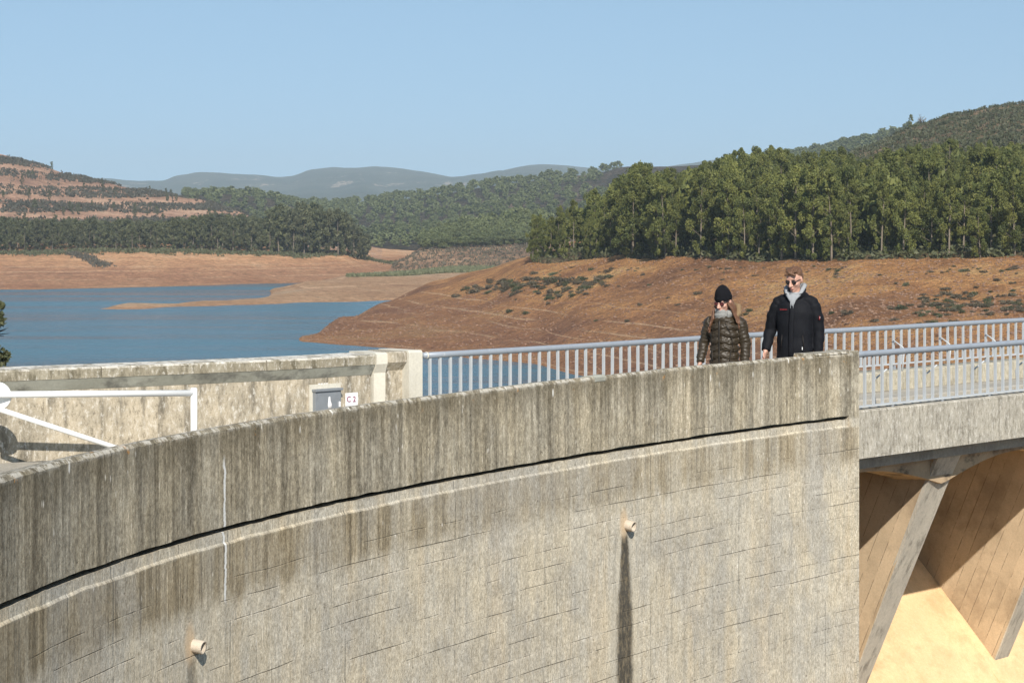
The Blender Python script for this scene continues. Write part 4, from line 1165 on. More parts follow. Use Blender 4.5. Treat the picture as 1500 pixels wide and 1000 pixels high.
mount = Land([
 (-900, [(3900, 345), (6300, 290), (7800, 262), (8400, 275), (8900, 300)]),
 (100, [(3900, 345), (6300, 295), (7800, 262), (8400, 275), (8900, 300)]),
 (143, [(3900, 345), (6300, 295), (7800, 261), (8400, 275), (8900, 300)]),
 (204, [(3900, 345), (6300, 292), (7800, 266), (8400, 275), (8900, 300)]),
 (238, [(3900, 345), (6300, 290), (7800, 267), (8400, 275), (8900, 300)]),
 (260, [(3900, 345), (6300, 288), (7800, 259), (8400, 275), (8900, 300)]),
 (289, [(3900, 345), (6300, 286), (7800, 255), (8400, 275), (8900, 300)]),
 (323, [(3900, 345), (6300, 282), (7800, 254), (8400, 275), (8900, 300)]),
 (360, [(3900, 345), (6300, 284), (7800, 255), (8400, 275), (8900, 300)]),
 (425, [(3900, 345), (6300, 280), (7800, 257), (8400, 275), (8900, 300)]),
 (455, [(3900, 345), (6300, 276), (7800, 248), (8400, 265), (8900, 300)]),
 (490, [(3900, 340), (6300, 278), (7800, 244), (8400, 265), (8900, 300)]),
 (530, [(3900, 340), (6300, 270), (7800, 246), (8400, 265), (8900, 300)]),
 (570, [(3900, 340), (6300, 276), (7800, 247), (8400, 265), (8900, 300)]),
 (615, [(3900, 340), (6300, 272), (7800, 250), (8400, 265), (8900, 300)]),
 (660, [(3900, 335), (6300, 276), (7800, 253), (8400, 265), (8900, 300)]),
 (700, [(3900, 330), (6300, 270), (7800, 251), (8400, 265), (8900, 300)]),
 (735, [(3900, 320), (6300, 266), (7800, 245), (8400, 260), (8900, 300)]),
 (780, [(3900, 315), (6300, 262), (7800, 239), (8400, 255), (8900, 300)]),
 (815, [(3900, 310), (6300, 264), (7800, 238), (8400, 255), (8900, 300)]),
 (870, [(3900, 305), (6300, 262), (7800, 242), (8400, 255), (8900, 300)]),
 (900, [(3900, 300), (6300, 258), (7800, 240), (8400, 255), (8900, 300)]),
 (962, [(3900, 290), (6300, 256), (7800, 242), (8400, 255), (8900, 300)]),
 (997, [(3900, 290), (6300, 250), (7800, 237), (8400, 250), (8900, 300)]),
 (1056, [(3900, 290), (6300, 246), (7800, 230), (8400, 250), (8900, 300)]),
 (1100, [(3900, 290), (6300, 246), (7800, 232), (8400, 250), (8900, 300)]),
 (2400, [(3900, 290), (6300, 246), (7800, 222), (8400, 250), (8900, 300)]),
], amp=7, fr=0.0024, gamp=45)
mount.mesh('far_mountains', M_FAR, -900, 2400, 640, 2450, 8500, 170)

# the hillside the camera stands on, and the upstream bank just left of the picture
def simple_ground(name, fn, x0, x1, y0, y1, n, mat):
    xs = np.linspace(x0, x1, n); ys = np.linspace(y0, y1, n)
    X, Y = np.meshgrid(xs, ys); Z = fn(X, Y)
    v = np.stack([X, Y, Z], -1).reshape(-1, 3)
    i = np.arange((n - 1) * n).reshape(n - 1, n)[:, :-1].ravel()
    f = np.stack([i, i + 1, i + n + 1, i + n], -1)
    return tag(link_mesh(name, mesh_np(name, v, f, smooth=True), mat), kind='structure')
def abut(X, Y):
    z = 0.55 - 1.15 * np.clip(Y - 1.2, 0, 12) - 0.5 * np.clip(X - 9, 0, 40) - 0.9 * np.clip(Y - 13, 0, 20)
    return np.maximum(z, -27.5) + 0.15 * fbm(X * 0.6, Y * 0.6, 5)
simple_ground('abutment_slope', abut, -3.6, 42, -40, 34, 110, M_PROM)
def lbank(X, Y):
    d = (-(X) - 0.16 * Y - 5.5 - 0.18 * Y)      # metres left of the picture's edge
    z = -19.5 + 0.62 * np.clip(d + 2, 0, 30) * 1.0
    return np.minimum(z, -1.2 - 0.02 * Y) + 0.4 * fbm(X * 0.2, Y * 0.2, 5)
simple_ground('near_left_bank', lbank, -70, -8, 20, 90, 90, M_PROM)

# =============================================================================== vegetation
def leaf_mat(name, a, b, c=None, trans=0.25, rough=0.6, spec=0.3):
    t = NT(name)
    oi = t.n('ShaderNodeObjectInfo').outputs['Random']
    at = t.n('ShaderNodeAttribute', attribute_name='tone').outputs['Fac']
    col = t.mix(at, a, b)
    col = t.mix(t.mul(oi, 0.55), col, c if c else a)
    hs = t.n('ShaderNodeHueSaturation'); t.put(hs.inputs['Value'], t.add(0.82, t.mul(t.math('FRACT', t.mul(oi, 7.3)), 0.36))); t.put(hs.inputs['Color'], col)
    p = t.principled(hs.outputs[0], rough, 0, None, spec)
    tr = t.n('ShaderNodeBsdfTranslucent'); t.put(tr.inputs['Color'], hs.outputs[0])
    mx = t.n('ShaderNodeMixShader'); mx.inputs[0].default_value = trans
    t.t.links.new(p, mx.inputs[1]); t.t.links.new(tr.outputs[0], mx.inputs[2])
    return t.done(mx.outputs[0])
M_EUC = leaf_mat('eucalyptus_leaves', (0.050, 0.072, 0.020), (0.25, 0.25, 0.068), (0.13, 0.145, 0.042))
M_EUCD = leaf_mat('eucalyptus_leaves_far', (0.060, 0.074, 0.035), (0.155, 0.158, 0.070), (0.10, 0.10, 0.060))
M_PINE = leaf_mat('pine_needles', (0.065, 0.088, 0.032), (0.16, 0.175, 0.065), (0.11, 0.122, 0.050), trans=0.1)
M_SHRUB = leaf_mat('dry_shrub_twigs', (0.085, 0.075, 0.048), (0.15, 0.13, 0.085), (0.11, 0.085, 0.06), trans=0.1)
M_SHRUBG = leaf_mat('green_shrub_leaves', (0.05, 0.065, 0.03), (0.10, 0.11, 0.055), (0.09, 0.085, 0.05), trans=0.1)
M_RUSH = leaf_mat('green_rushes', (0.10, 0.115, 0.055), (0.17, 0.175, 0.09), (0.15, 0.14, 0.08), trans=0.1)
M_BURNT = leaf_mat('burnt_scrub', (0.055, 0.05, 0.04), (0.12, 0.105, 0.08), (0.075, 0.075, 0.05), trans=0.05)
M_BARK = plain('pale_bark', (0.20, 0.165, 0.125), 0.9, var=0.35, scale=3)
M_BARKM = plain('grey_bark', (0.17, 0.14, 0.11), 0.9, var=0.4, scale=2)
M_BARKD = plain('dark_bark', (0.10, 0.075, 0.055), 0.9, var=0.3, scale=3)

def leaves_mesh(name, centers, radii, per, size, mat, seed, droop=0.3, flat=1.0, tone_by_top=True):
    r = np.random.default_rng(seed)
    C = []; S = []; Tn = []
    for k, (c, rad) in enumerate(zip(centers, radii)):
        n = per if not hasattr(per, '__len__') else per[k]
        d = r.normal(size=(n, 3)); d /= np.linalg.norm(d, axis=1)[:, None]
        q = d * (r.uniform(0.25, 1.0, (n, 1)) ** 0.5) * np.array(rad)[None, :]
        C.append(q + np.array(c)[None, :]); S.append(r.uniform(0.6, 1.25, n) * size)
        Tn.append(np.clip(r.uniform(0, 1) * 0.7 + r.uniform(0, 0.3, n), 0, 1))
    C = np.concatenate(C); S = np.concatenate(S); Tn = np.concatenate(Tn)
    n = len(C)
    a = r.normal(size=(n, 3)); a[:, 2] -= droop * 2; a /= np.linalg.norm(a, axis=1)[:, None]
    b = np.cross(a, r.normal(size=(n, 3))); b /= np.linalg.norm(b, axis=1)[:, None]
    a = a * S[:, None]; b = b * (S * 0.42 * flat)[:, None]
    V = np.stack([C - a, C + b * 1.0, C + a, C - b * 1.0], 1).reshape(-1, 3)
    F = np.arange(4 * n).reshape(n, 4)
    me = D.meshes.new(name)
    me.vertices.add(len(V)); me.vertices.foreach_set('co', V.ravel())
    me.loops.add(4 * n); me.loops.foreach_set('vertex_index', F.ravel().astype(np.int32))
    me.polygons.add(n); me.polygons.foreach_set('loop_start', np.arange(0, 4 * n, 4, dtype=np.int32)); me.polygons.foreach_set('loop_total', np.full(n, 4, dtype=np.int32))
    me.update(calc_edges=True)
    at = me.attributes.new('tone', 'FLOAT', 'POINT'); at.data.foreach_set('value', np.repeat(Tn, 4).astype(np.float32))
    if mat: me.materials.append(mat)
    return me

def tree_trunk(mb, H, r0, seed, forks, lean=0.03, start=0.35, spread=0.16):
    rr = random.Random(seed)
    lx, ly = rr.uniform(-lean, lean) * H, rr.uniform(-lean, lean) * H
    pts = [(lx * t * t + 0.1 * math.sin(5 * t + seed), ly * t * t, H * 0.93 * t) for t in (0, 0.08, 0.25, 0.45, 0.65, 0.85, 1.0)]
    mb.tube(pts, [r0 * 1.35, r0, r0 * 0.85, r0 * 0.65, r0 * 0.45, r0 * 0.25, r0 * 0.06], 6)
    tips = []
    for k in range(forks):
        t = start + (0.95 - start) * (k + rr.random()) / forks
        i = min(int(t * 6), 5); p = Vector(pts[i]).lerp(Vector(pts[i + 1]), t * 6 - i) if t < 1 else Vector(pts[-1])
        p = Vector((lx * t * t + 0.1 * math.sin(5 * t + seed), ly * t * t, H * 0.93 * t))
        a = rr.uniform(0, 2 * math.pi) ; ln = H * spread * (1.25 - 0.75 * t) * rr.uniform(0.7, 1.25)
        q = p + Vector((math.cos(a) * ln, math.sin(a) * ln, ln * rr.uniform(0.5, 1.1)))
        m = p.lerp(q, 0.5) + Vector((0, 0, -0.04 * ln))
        mb.tube([p, m, q], [r0 * 0.38 * (1.1 - t), r0 * 0.25 * (1.1 - t), r0 * 0.07], 4)
        tips.append(q)
    return tips

def euc_proto(seed, H, width, nl=175, base=0.14, size=0.18, tight=0.80):
    rr = random.Random(seed)
    tm = MB(); tips = tree_trunk(tm, H, 0.013 * H, seed, 13, start=0.22)
    cs = []; rad = []
    for q in tips:
        cs.append(tuple(q)); s = rr.uniform(0.6, 1.05) * width * 0.42 * tight
        rad.append((s, s, s * rr.uniform(0.9, 1.5)))
    n2 = 32
    for k in range(n2):
        t = base + (1 - base) * (k + rr.random()) / n2
        w = width * (math.sin(math.pi * min(1, (t - base) / (1 - base) * (0.72 if seed % 3 == 0 else 0.80) + 0.19)) ** 0.7) * 0.9
        a = rr.uniform(0, 6.28); q = rr.uniform(0.25, 1.0)
        cs.append((math.cos(a) * w * q, math.sin(a) * w * q, H * t))
        s = rr.uniform(0.45, 0.95) * width * 0.36 * tight
        rad.append((s, s, s * rr.uniform(1.0, 1.7)))
    for _k in range(2 if seed % 3 == 0 else 1): cs.append((rr.uniform(-.2, .2) * width, rr.uniform(-.2, .2) * width, H * rr.uniform(0.92, 1.0))); rad.append((width * .20, width * .20, H * .07))
    return tm.mesh('trunk'), leaves_mesh('crown', cs, rad, nl, size, None, seed, droop=0.5), H

def make_tree(name, tm, lm, loc, sc, rz, label, cat, group, tilt=0.0):
    root = empty(name, loc, rz); root.scale = (sc[0], sc[0], sc[1]); root.rotation_euler = (random.uniform(-tilt, tilt), random.uniform(-tilt, tilt), rz)
    tag(root, label, cat, group)
    a = D.objects.new('trunk', tm); COL.objects.link(a); a.parent = root
    b = D.objects.new('crown', lm); COL.objects.link(b); b.parent = root
    return root

def with_mat(me, m):
    me.materials.clear(); me.materials.append(m); return me
EUC = []
for k in range(8):
    tm, lm, H = euc_proto(100 + k, 12.0, [2.3, 2.0, 2.6, 1.8, 2.4, 2.1, 2.8, 1.6][k], base=0.05)
    with_mat(tm, M_BARK); with_mat(lm, M_EUC); EUC.append((tm, lm, H))
EUCF = []
for k in range(5):
    tm, lm, H = euc_proto(200 + k, 12.0, [2.4, 2.0, 2.7, 1.9, 2.2][k], nl=40, base=0.12, size=0.36)
    with_mat(tm, M_BARKM); with_mat(lm, M_EUCD); EUCF.append((tm, lm, H))

# --- right forest: candidates on the slope, nearest first
cand = []
rg = random.Random(5)
for row in range(0, 40):
    pass
def poisson(n_try, dist, region, seed):
    r = random.Random(seed); pts = []; cell = {}
    for _ in range(n_try):
        p = region(r)
        if p is None: continue
        k = (int(p[0] // dist), int(p[1] // dist)); ok = True
        for i in (-1, 0, 1):
            for j in (-1, 0, 1):
                for q in cell.get((k[0] + i, k[1] + j), ()):
                    if (q[0] - p[0]) ** 2 + (q[1] - p[1]) ** 2 < dist * dist: ok = False; break
                if not ok: break
            if not ok: break
        if ok: cell.setdefault(k, []).append(p); pts.append(p)
    return pts
def reg_right(r):
    px = r.uniform(778, 1545); Z = r.uniform(300, 480)
    zb = base_z(px)
    if Z < zb + r.uniform(0, 3): return None
    zmax = float(np.interp(px, [780, 850, 930, 1200, 1260, 1545], [480, 480, 478, 455, 440, 425]))
    if Z > zmax: return None
    return ((px - 750) / FPX * Z, Z, px)
pts = poisson(40000, 3.9, reg_right, 3)
pts.sort(key=lambda p: p[1] - base_z(p[2]))
# what shows: the front rows, then the tops of those behind
top_by_col = {}
vis = []; hid = []
def tree_h(px, Z, r):
    h = 11.5 if px > 1000 else float(np.interp(px, [770, 850, 930, 1000], [8.0, 9.5, 11.5, 11.8]))
    return h * r * float(np.interp(px, [780, 860, 930, 1050, 1110], [1.0, 1.12, 1.32, 1.28, 1.05]))
sel = []
for (X, Z, px) in pts:
    r = rg.uniform(0.60, 1.0) if rg.random() < 0.78 else rg.uniform(1.0, 1.2); hh = tree_h(px, Z, r)
    g = float(right.h(X, Z))
    # the real stand was measured: no tree rises above its known skyline
    lim = float(np.interp(px, [770, 815, 849, 880, 933, 977, 1021, 1073, 1125, 1189, 1234, 1265, 1332, 1396, 1450, 1550], [306, 298, 286, 262, 238, 250, 242, 219, 217, 213, 218, 234, 214, 204, 210, 198])) + rg.uniform(-3, 14)
    hh = max(4.5, min(hh, (HY - lim) * Z / FPX + CAMZ - g))
    ytop = HY - (g + hh - CAMZ) / Z * FPX
    sel.append((X, Z, px, g, hh, ytop))
sel.sort(key=lambda s: s[1])
cols = np.full(900, 999.0)
order = []
for s_ in sel:
    X, Z, px, g, hh, yt = s_
    a = int(np.clip((px - 770) - 1.6 / Z * FPX, 0, 899)); b = int(np.clip((px - 770) + 1.6 / Z * FPX, a + 1, 900))
    seen = float(np.median(cols[a:b])) - yt
    order.append((seen, s_))
    cols[a:b] = np.minimum(cols[a:b], yt + 6)
order.sort(key=lambda q: -q[0])
NR_IND = 215
ind = [q[1] for q in order[:NR_IND]]; rest = [q[1] for q in order[NR_IND:] if q[0] > -25]
def far_label(px, Z):
    d = Z - base_z(px)
    if px < 905: return 'olive green eucalyptus in the low left tip of the forest by the bare slope'
    if d < 12: return 'olive green eucalyptus at the forest edge standing on the red bare slope'
    if d > 80 : return 'tall eucalyptus with its feathery top on the forest skyline'
    return 'eucalyptus in the middle of the dense forest on the right slope'
for i, (X, Z, px, g, hh, yt) in enumerate(sorted(ind, key=lambda s: s[1])):
    tm, lm, H = EUC[(i * 5 + int(px)) % 8]
    k = hh / H
    make_tree('eucalyptus_tree', tm, lm, (X, Z, g - 0.15), (k * rg.uniform(0.85, 1.2), k), rg.uniform(0, 6.28), far_label(px, Z), 'tree', 'eucalyptus trees of the dense forest on the right slope', tilt=0.03)

def join_trees(name, items, protos, mat_bark, mat_leaf, label, cat, tag_kind=True):
    V = []; F = []; Tn = []; off = 0; TV = []; TF = []; toff = 0
    cache = {}
    for (X, Z, g, hh, k, rz, ws) in items:
        if k not in cache:
            tm, lm, H = protos[k]
            v = np.empty(len(lm.vertices) * 3); lm.vertices.foreach_get('co', v); v = v.reshape(-1, 3)
            tn = np.empty(len(lm.vertices), dtype=np.float32); lm.attributes['tone'].data.foreach_get('value', tn)
            cache[k] = (v, tn, H)
        v, tn, H = cache[k]
        c, s_ = math.cos(rz), math.sin(rz); sc = hh / H
        q = np.stack([(v[:, 0] * c - v[:, 1] * s_) * sc * ws + X, (v[:, 0] * s_ + v[:, 1] * c) * sc * ws + Z, v[:, 2] * sc + g], -1)
        V.append(q); Tn.append(tn)
    V = np.concatenate(V); Tn = np.concatenate(Tn); n = len(V) // 4
    F = np.arange(4 * n, dtype=np.int32)
    me = D.meshes.new(name)
    me.vertices.add(len(V)); me.vertices.foreach_set('co', V.ravel())
    me.loops.add(4 * n); me.loops.foreach_set('vertex_index', F)
    me.polygons.add(n); me.polygons.foreach_set('loop_start', np.arange(0, 4 * n, 4, dtype=np.int32)); me.polygons.foreach_set('loop_total', np.full(n, 4, dtype=np.int32))
    me.update(calc_edges=True)
    at = me.attributes.new('tone', 'FLOAT', 'POINT'); at.data.foreach_set('value', Tn)
    o = link_mesh(name, me, mat_leaf); tag(o, label, cat, kind='stuff'); return o
def sparse(proto_seed, nl, size, width, base=0.25):
    tm, lm, H = euc_proto(proto_seed, 12.0, width, nl=nl, base=base, size=size)
    return (tm, lm, H)
SP = [sparse(300, 9, 0.85, 2.5), sparse(301, 9, 0.85, 2.1), sparse(302, 9, 0.85, 2.8)]
items = [(X, Z, g - 0.1, hh, i % 3, rg.uniform(0, 6.28), 1.05) for i, (X, Z, px, g, hh, yt) in enumerate(rest)]
if items: join_trees('eucalyptus_wood', items, SP, M_BARK, M_EUC, 'inner mass of the eucalyptus forest on the right slope', 'forest')

# low undergrowth at the foot of the forest, dark between the trunks
uc = []; ur = []
for k in range(900):
    px = rg.uniform(780, 1545); Z = base_z(px) + abs(rg.gauss(0, 1)) * 14 + 1
    X = (px - 750) / FPX * Z; g = float(right.h(X, Z)); s_ = rg.uniform(0.5, 1.5)
    uc.append((X, Z, g + s_ * 0.4)); ur.append((s_, s_, s_ * 0.8))
um = leaves_mesh('undergrowth', uc, ur, 14, 0.42, M_EUCD, 9, droop=0.0)
tag(link_mesh('undergrowth', um), 'dark low undergrowth between the eucalyptus trunks', 'undergrowth', kind='stuff')

# --- left bank wood
def left_top(px):   # rows of the tree tops
    return float(np.interp(px, [-100, 0, 60, 130, 200, 260, 300, 340, 385, 405, 440, 470, 500, 520, 537], [322, 320, 322, 320, 322, 318, 316, 310, 314, 300, 297, 300, 306, 322, 338]))
def reg_left(r):
    px = r.uniform(-40, 536); Z = r.uniform(852, 985)
    zb = float(np.interp(px, [-40, 300, 450, 536], [856, 866, 880, 912]))
    if Z < zb + r.uniform(0, 8): return None
    return ((px - 750) / FPX * Z, Z, px)
pts = poisson(40000, 5.4, reg_left, 8)
sel = []
for (X, Z, px) in pts:
    g = float(left.h(X, Z)); y0 = HY - (g - CAMZ) / Z * FPX
    hh = (y0 - left_top(px)) / FPX * Z * rg.uniform(0.72, 1.05) 
    hh = min(hh, 15 if px < 395 else 21) * (0.9 if Z > 920 else 1.0)
    if hh < 4: continue
    sel.append((X, Z, px, g, hh, HY - (g + hh - CAMZ) / Z * FPX))
sel.sort(key=lambda s: s[1])
cols = np.full(700, 999.0); order = []
for s_ in sel:
    X, Z, px, g, hh, yt = s_
    a = int(np.clip((px + 60) - 2.2 / Z * FPX, 0, 698)); b = max(a + 1, int(np.clip((px + 60) + 2.2 / Z * FPX, 0, 699)))
    order.append((float(np.median(cols[a:b])) - yt, s_)); cols[a:b] = np.minimum(cols[a:b], yt + 4)
order.sort(key=lambda q: -q[0])
ind = [q[1] for q in order[:85]]; rest = [q[1] for q in order[85:]]
for i, (X, Z, px, g, hh, yt) in enumerate(ind):
    tm, lm, H = EUCF[(i * 3 + int(px)) % 5]; k = hh / H
    lb = 'dark eucalyptus in the tall clump at the right end of the far bank wood' if px > 392 else ('grey green eucalyptus of the far bank wood below the terraced hill, left half' if px < 190 else 'grey green eucalyptus of the far bank wood between left edge and tall clump')
    make_tree('eucalyptus_tree', tm, lm, (X, Z, g - 0.2), (k * rg.uniform(0.95, 1.35), k), rg.uniform(0, 6.28), lb, 'tree', 'eucalyptus trees along the far left bank', tilt=0.04)
items = [(X, Z, g - 0.2, hh, i % 3, rg.uniform(0, 6.28), 1.25) for i, (X, Z, px, g, hh, yt) in enumerate(rest)]
for _ in range(420):      # the wood goes on beyond the left edge of the picture
    px = rg.uniform(-480, -42); Z = rg.uniform(862, 985); X = (px - 750) / FPX * Z
    items.append((X, Z, float(left.h(X, Z)) - 0.2, rg.uniform(9, 14), _ % 3, rg.uniform(0, 6.28), 1.25))
if items: join_trees('bank_wood', items, SP, M_BARK, M_EUCD, 'inner mass of the grey green wood on the far left bank', 'forest')

# --- stone pines: a clump on the promontory and the dotted hill behind
def pine_proto(seed, H=9.0, W_=3.6, nl=70, size=0.42):
    rr = random.Random(seed); tm = MB(); tips = tree_trunk(tm, H * 0.9, 0.018 * H, seed, 7, start=0.45, spread=0.22)
    cs = [tuple(q) for q in tips]; rad = [(W_ * .4, W_ * .4, W_ * .25)] * len(cs)
    for k in range(14):
        a = rr.uniform(0, 6.28); q = math.sqrt(rr.random()) * W_ * 0.8
        cs.append((math.cos(a) * q, math.sin(a) * q, H * (0.86 - 0.30 * (q / W_) ** 2 - rr.uniform(0, 0.22)))); s = W_ * rr.uniform(0.28, 0.42); rad.append((s, s, s * 0.7))
    for k in range(5):
        a = rr.uniform(0, 6.28); q = rr.random() * W_ * 0.7
        cs.append((math.cos(a) * q, math.sin(a) * q, H * rr.uniform(0.25, 0.5))); s = W_ * rr.uniform(0.3, 0.4); rad.append((s, s, s))
    return with_mat(tm.mesh('trunk'), M_BARKD), leaves_mesh('crown', cs, rad, nl, size, M_PINE, seed, droop=0.0, flat=1.4), H
PINES = [pine_proto(400 + k, 9.0, [3.4, 4.0, 3.0, 3.7][k]) for k in range(4)]
PINEF = [pine_proto(410 + k, 9.0, [2.8, 3.3, 2.5][k], nl=22, size=0.62) for k in range(3)]
def reg_pc(r):
    px = r.uniform(618, 800); Z = r.uniform(985, 1120)
    return ((px - 750) / FPX * Z, Z, px)
pc = poisson(4000, 5.6, reg_pc, 4)
pc.sort(key=lambda p: p[1])
# raise the wooded ground behind the front row so the clump's dome reads
for i, (X, Z, px) in enumerate(pc):
    g = float(prom.h(X, Z))
    top = float(np.interp(px, [618, 640, 680, 720, 760, 800], [336, 326, 318, 308, 302, 300]))
    y0 = HY - (g - CAMZ) / Z * FPX
    f = (Z - 985) / 135
    hh = min(max((y0 - (345 + (top - 345) * f)) / FPX * Z, 5.5), 19) * rg.uniform(0.9, 1.08)
    tm, lm, H = PINES[i % 4]; k = hh / H
    make_tree('stone_pine', tm, lm, (X, Z, g - 0.2), (max(k * 0.85, 0.95) * rg.uniform(0.9, 1.1), k), rg.uniform(0, 6.28), 'dense dark green stone pine in the clump on the low promontory', 'tree', 'stone pines of the clump on the promontory')
def reg_ph(r):
    px = r.uniform(455, 935); Z = r.uniform(1210, 1960)
    return ((px - 750) / FPX * Z, Z, px)
ph = poisson(60000, 12.5, reg_ph, 6)
ph = [p for p in ph if vnoise(np.array([p[0] * 0.02]), np.array([p[1] * 0.008]))[0] < 0.20]
sel = []
for (X, Z, px) in ph:
    g = float(pine.h(X, Z)); sel.append((X, Z, px, g, rg.uniform(5.5, 9.5)))
sel.sort(key=lambda s: s[1])
vis_ = [s_ for s_ in sel if 500 < s_[2] < 900 and HY - (s_[3] - CAMZ) / s_[1] * FPX < 352]
step = max(1, len(vis_) // 215)
ind = vis_[:215]; ids = set(id(x) for x in ind)
for i, (X, Z, px, g, hh) in enumerate(ind):
    tm, lm, H = PINEF[i % 3]; k = hh / H
    make_tree('stone_pine', tm, lm, (X, Z, g - 0.3), (k * 1.2, k), rg.uniform(0, 6.28), 'round stone pine dotted over the hillside beyond the promontory', 'tree', 'stone pines dotted over the middle hill')
PS = [pine_proto(420 + k, 9.0, [2.7, 3.3][k], nl=9, size=0.95) for k in range(2)]
items = [(X, Z, g - 0.3, hh, i % 2, rg.uniform(0, 6.28), 1.25) for i, (X, Z, px, g, hh) in enumerate(sel) if id(sel[i]) not in ids]
def reg_pl(r):
    px = r.uniform(270, 520) if r.random() < 0.6 else r.uniform(1120, 1420); Z = r.uniform(1350, 2050)
    return ((px - 750) / FPX * Z, Z, px)
for i, (X, Z, px) in enumerate(poisson(26000, 12.5, reg_pl, 9)):
    items.append((X, Z, float(pine.h(X, Z)) - 0.3, rg.uniform(5, 9), i % 2, rg.uniform(0, 6.28), 1.3))
join_trees('pine_wood', items, PS, M_BARKD, M_PINE, 'distant pine wood covering the middle hills', 'forest')

# --- shrubs on the bare slope ------------------------------------------------------
def shrub_proto(seed, mat, W_=1.0, nl=34, size=0.17):
    rr = random.Random(seed); cs = []; rad = []
    for k in range(7):
        a = rr.uniform(0, 6.28); q = rr.uniform(0, 0.6) * W_
        cs.append((math.cos(a) * q, math.sin(a) * q, rr.uniform(0.25, 0.75) * W_ * 0.7)); s = W_ * rr.uniform(0.3, 0.5); rad.append((s, s, s * 0.75))
    return leaves_mesh('shrub', cs, rad, nl, size, mat, seed, droop=-0.5, flat=0.8)
SHR = [shrub_proto(500 + k, M_SHRUB if k % 3 else M_SHRUBG) for k in range(6)]
cnt = 0
def put_shrub(px, Z, sc, land=right, label=None, group='shrubs scattered over the bare red slope'):
    global cnt
    X = (px - 750) / FPX * Z; g = float(land.h(X, Z))
    if g < WZ + 0.5: return
    o = D.objects.new('shrub', SHR[cnt % 6]); COL.objects.link(o); cnt += 1
    o.location = (X, Z, g - 0.1 * sc); o.scale = (sc * rg.uniform(0.9, 1.5), sc * rg.uniform(0.9, 1.3), sc * rg.uniform(0.6, 0.9)); o.rotation_euler = (0, 0, rg.uniform(0, 6.28))
    tag(o, label, 'shrub', group)
def from_row(land, px, y):
    """distance at which the ground of this column is seen at row y (first hit)"""
    Z = np.arange(200, 460, 1.0); X = (px - 750) / FPX * Z
    yy = HY - (land.h(X, Z) - CAMZ) / Z * FPX
    k = np.where(yy <= y)[0]
    return float(Z[k[0]]) if len(k) else None
lb1 = 'grey brown dry shrub in the dark belt on the left end of the red slope'
lb2 = 'small dry shrub scattered on the red slope below the forest'
lb3 = 'low grey green shrub on the red slope behind the right railing'
for _ in range(95):
    px = rg.gauss(735, 55); y = 418 + rg.gauss(0, 7) - (px - 735) * 0.02
    if 655 < px < 900 and y > 395:
        Z = from_row(right, px, y)
        if Z: put_shrub(px, Z, rg.uniform(0.8, 1.6), label=lb1)
for _ in range(42):
    px = rg.uniform(800, 900); y = 436 - (px - 800) * 0.30 + rg.gauss(0, 5)
    Z = from_row(right, px, max(y, 392))
    if Z: put_shrub(px, Z, rg.uniform(0.7, 1.3), label=lb1)
for _ in range(75):
    px = rg.uniform(640, 1500); y = rg.uniform(395, 475)
    Z = from_row(right, px, y)
    if Z and 690 < px: put_shrub(px, Z, rg.uniform(0.4, 1.0), label=lb2)
for _ in range(95):
    px = rg.uniform(1345, 1520); y = rg.gauss(447, 11)
    if y > 400:
        Z = from_row(right, px, y)
        if Z: put_shrub(px, Z, rg.uniform(0.5, 1.0), label=lb3)
for _ in range(45):
    px = rg.uniform(780, 1520); y = 392 + abs(rg.gauss(0, 8))
    Z = from_row(right, px, y)
    if Z: put_shrub(px, Z, rg.uniform(0.3, 0.7), label='small shrub at the top of the red slope close to the forest edge')

# loose stones of the red slope
def stones(name, n, region, smin, smax, mat, label, seed):
    r = np.random.default_rng(seed); V = []; F = []; off = 0
    ico = np.array([(0, 0, .8), (.9, 0, .1), (.2, .9, 0), (-.8, .4, .1), (-.5, -.8, 0), (.4, -.8, .1), (0, 0, -.5)])
    fc = [(0, 1, 2), (0, 2, 3), (0, 3, 4), (0, 4, 5), (0, 5, 1), (6, 2, 1), (6, 3, 2), (6, 4, 3), (6, 5, 4), (6, 1, 5)]
    fc = np.array(fc)
    for p in region(r, n):
        s = smin + (smax - smin) * r.random() ** 3
        q = ico * (1 + r.normal(size=(7, 3)) * 0.2) * s * np.array([1, 1, 0.7]); a = r.uniform(0, 6.28); c_, s_ = math.cos(a), math.sin(a)
        q = np.stack([q[:, 0] * c_ - q[:, 1] * s_, q[:, 0] * s_ + q[:, 1] * c_, q[:, 2]], -1) + np.array(p)
        V.append(q); F.append(fc + off); off += 7
    me = mesh_np(name, np.concatenate(V).tolist(), np.concatenate(F).tolist())
    o = link_mesh(name, me, mat); tag(o, label, 'stones', kind='stuff')
def reg_st(r, n):
    px = r.uniform(450, 1560, n * 3); t = r.random(n * 3)
    zb = np.interp(px, [450] + BASEX, [430] + BASEZ)
    Z = 205 + (zb - 205) * t; X = (px - 750) / FPX * Z; h = right.h(X, Z)
    k = h > WZ + 0.1
    return np.stack([X, Z, h], -1)[k][:n]
M_STONE = plain('slope_stones', (0.23, 0.14, 0.092), 0.9, var=0.75, scale=0.9)
stones('loose_stones', 17000, reg_st, 0.06, 0.36, M_STONE, 'loose brown stones littering the bare red slope', 5)

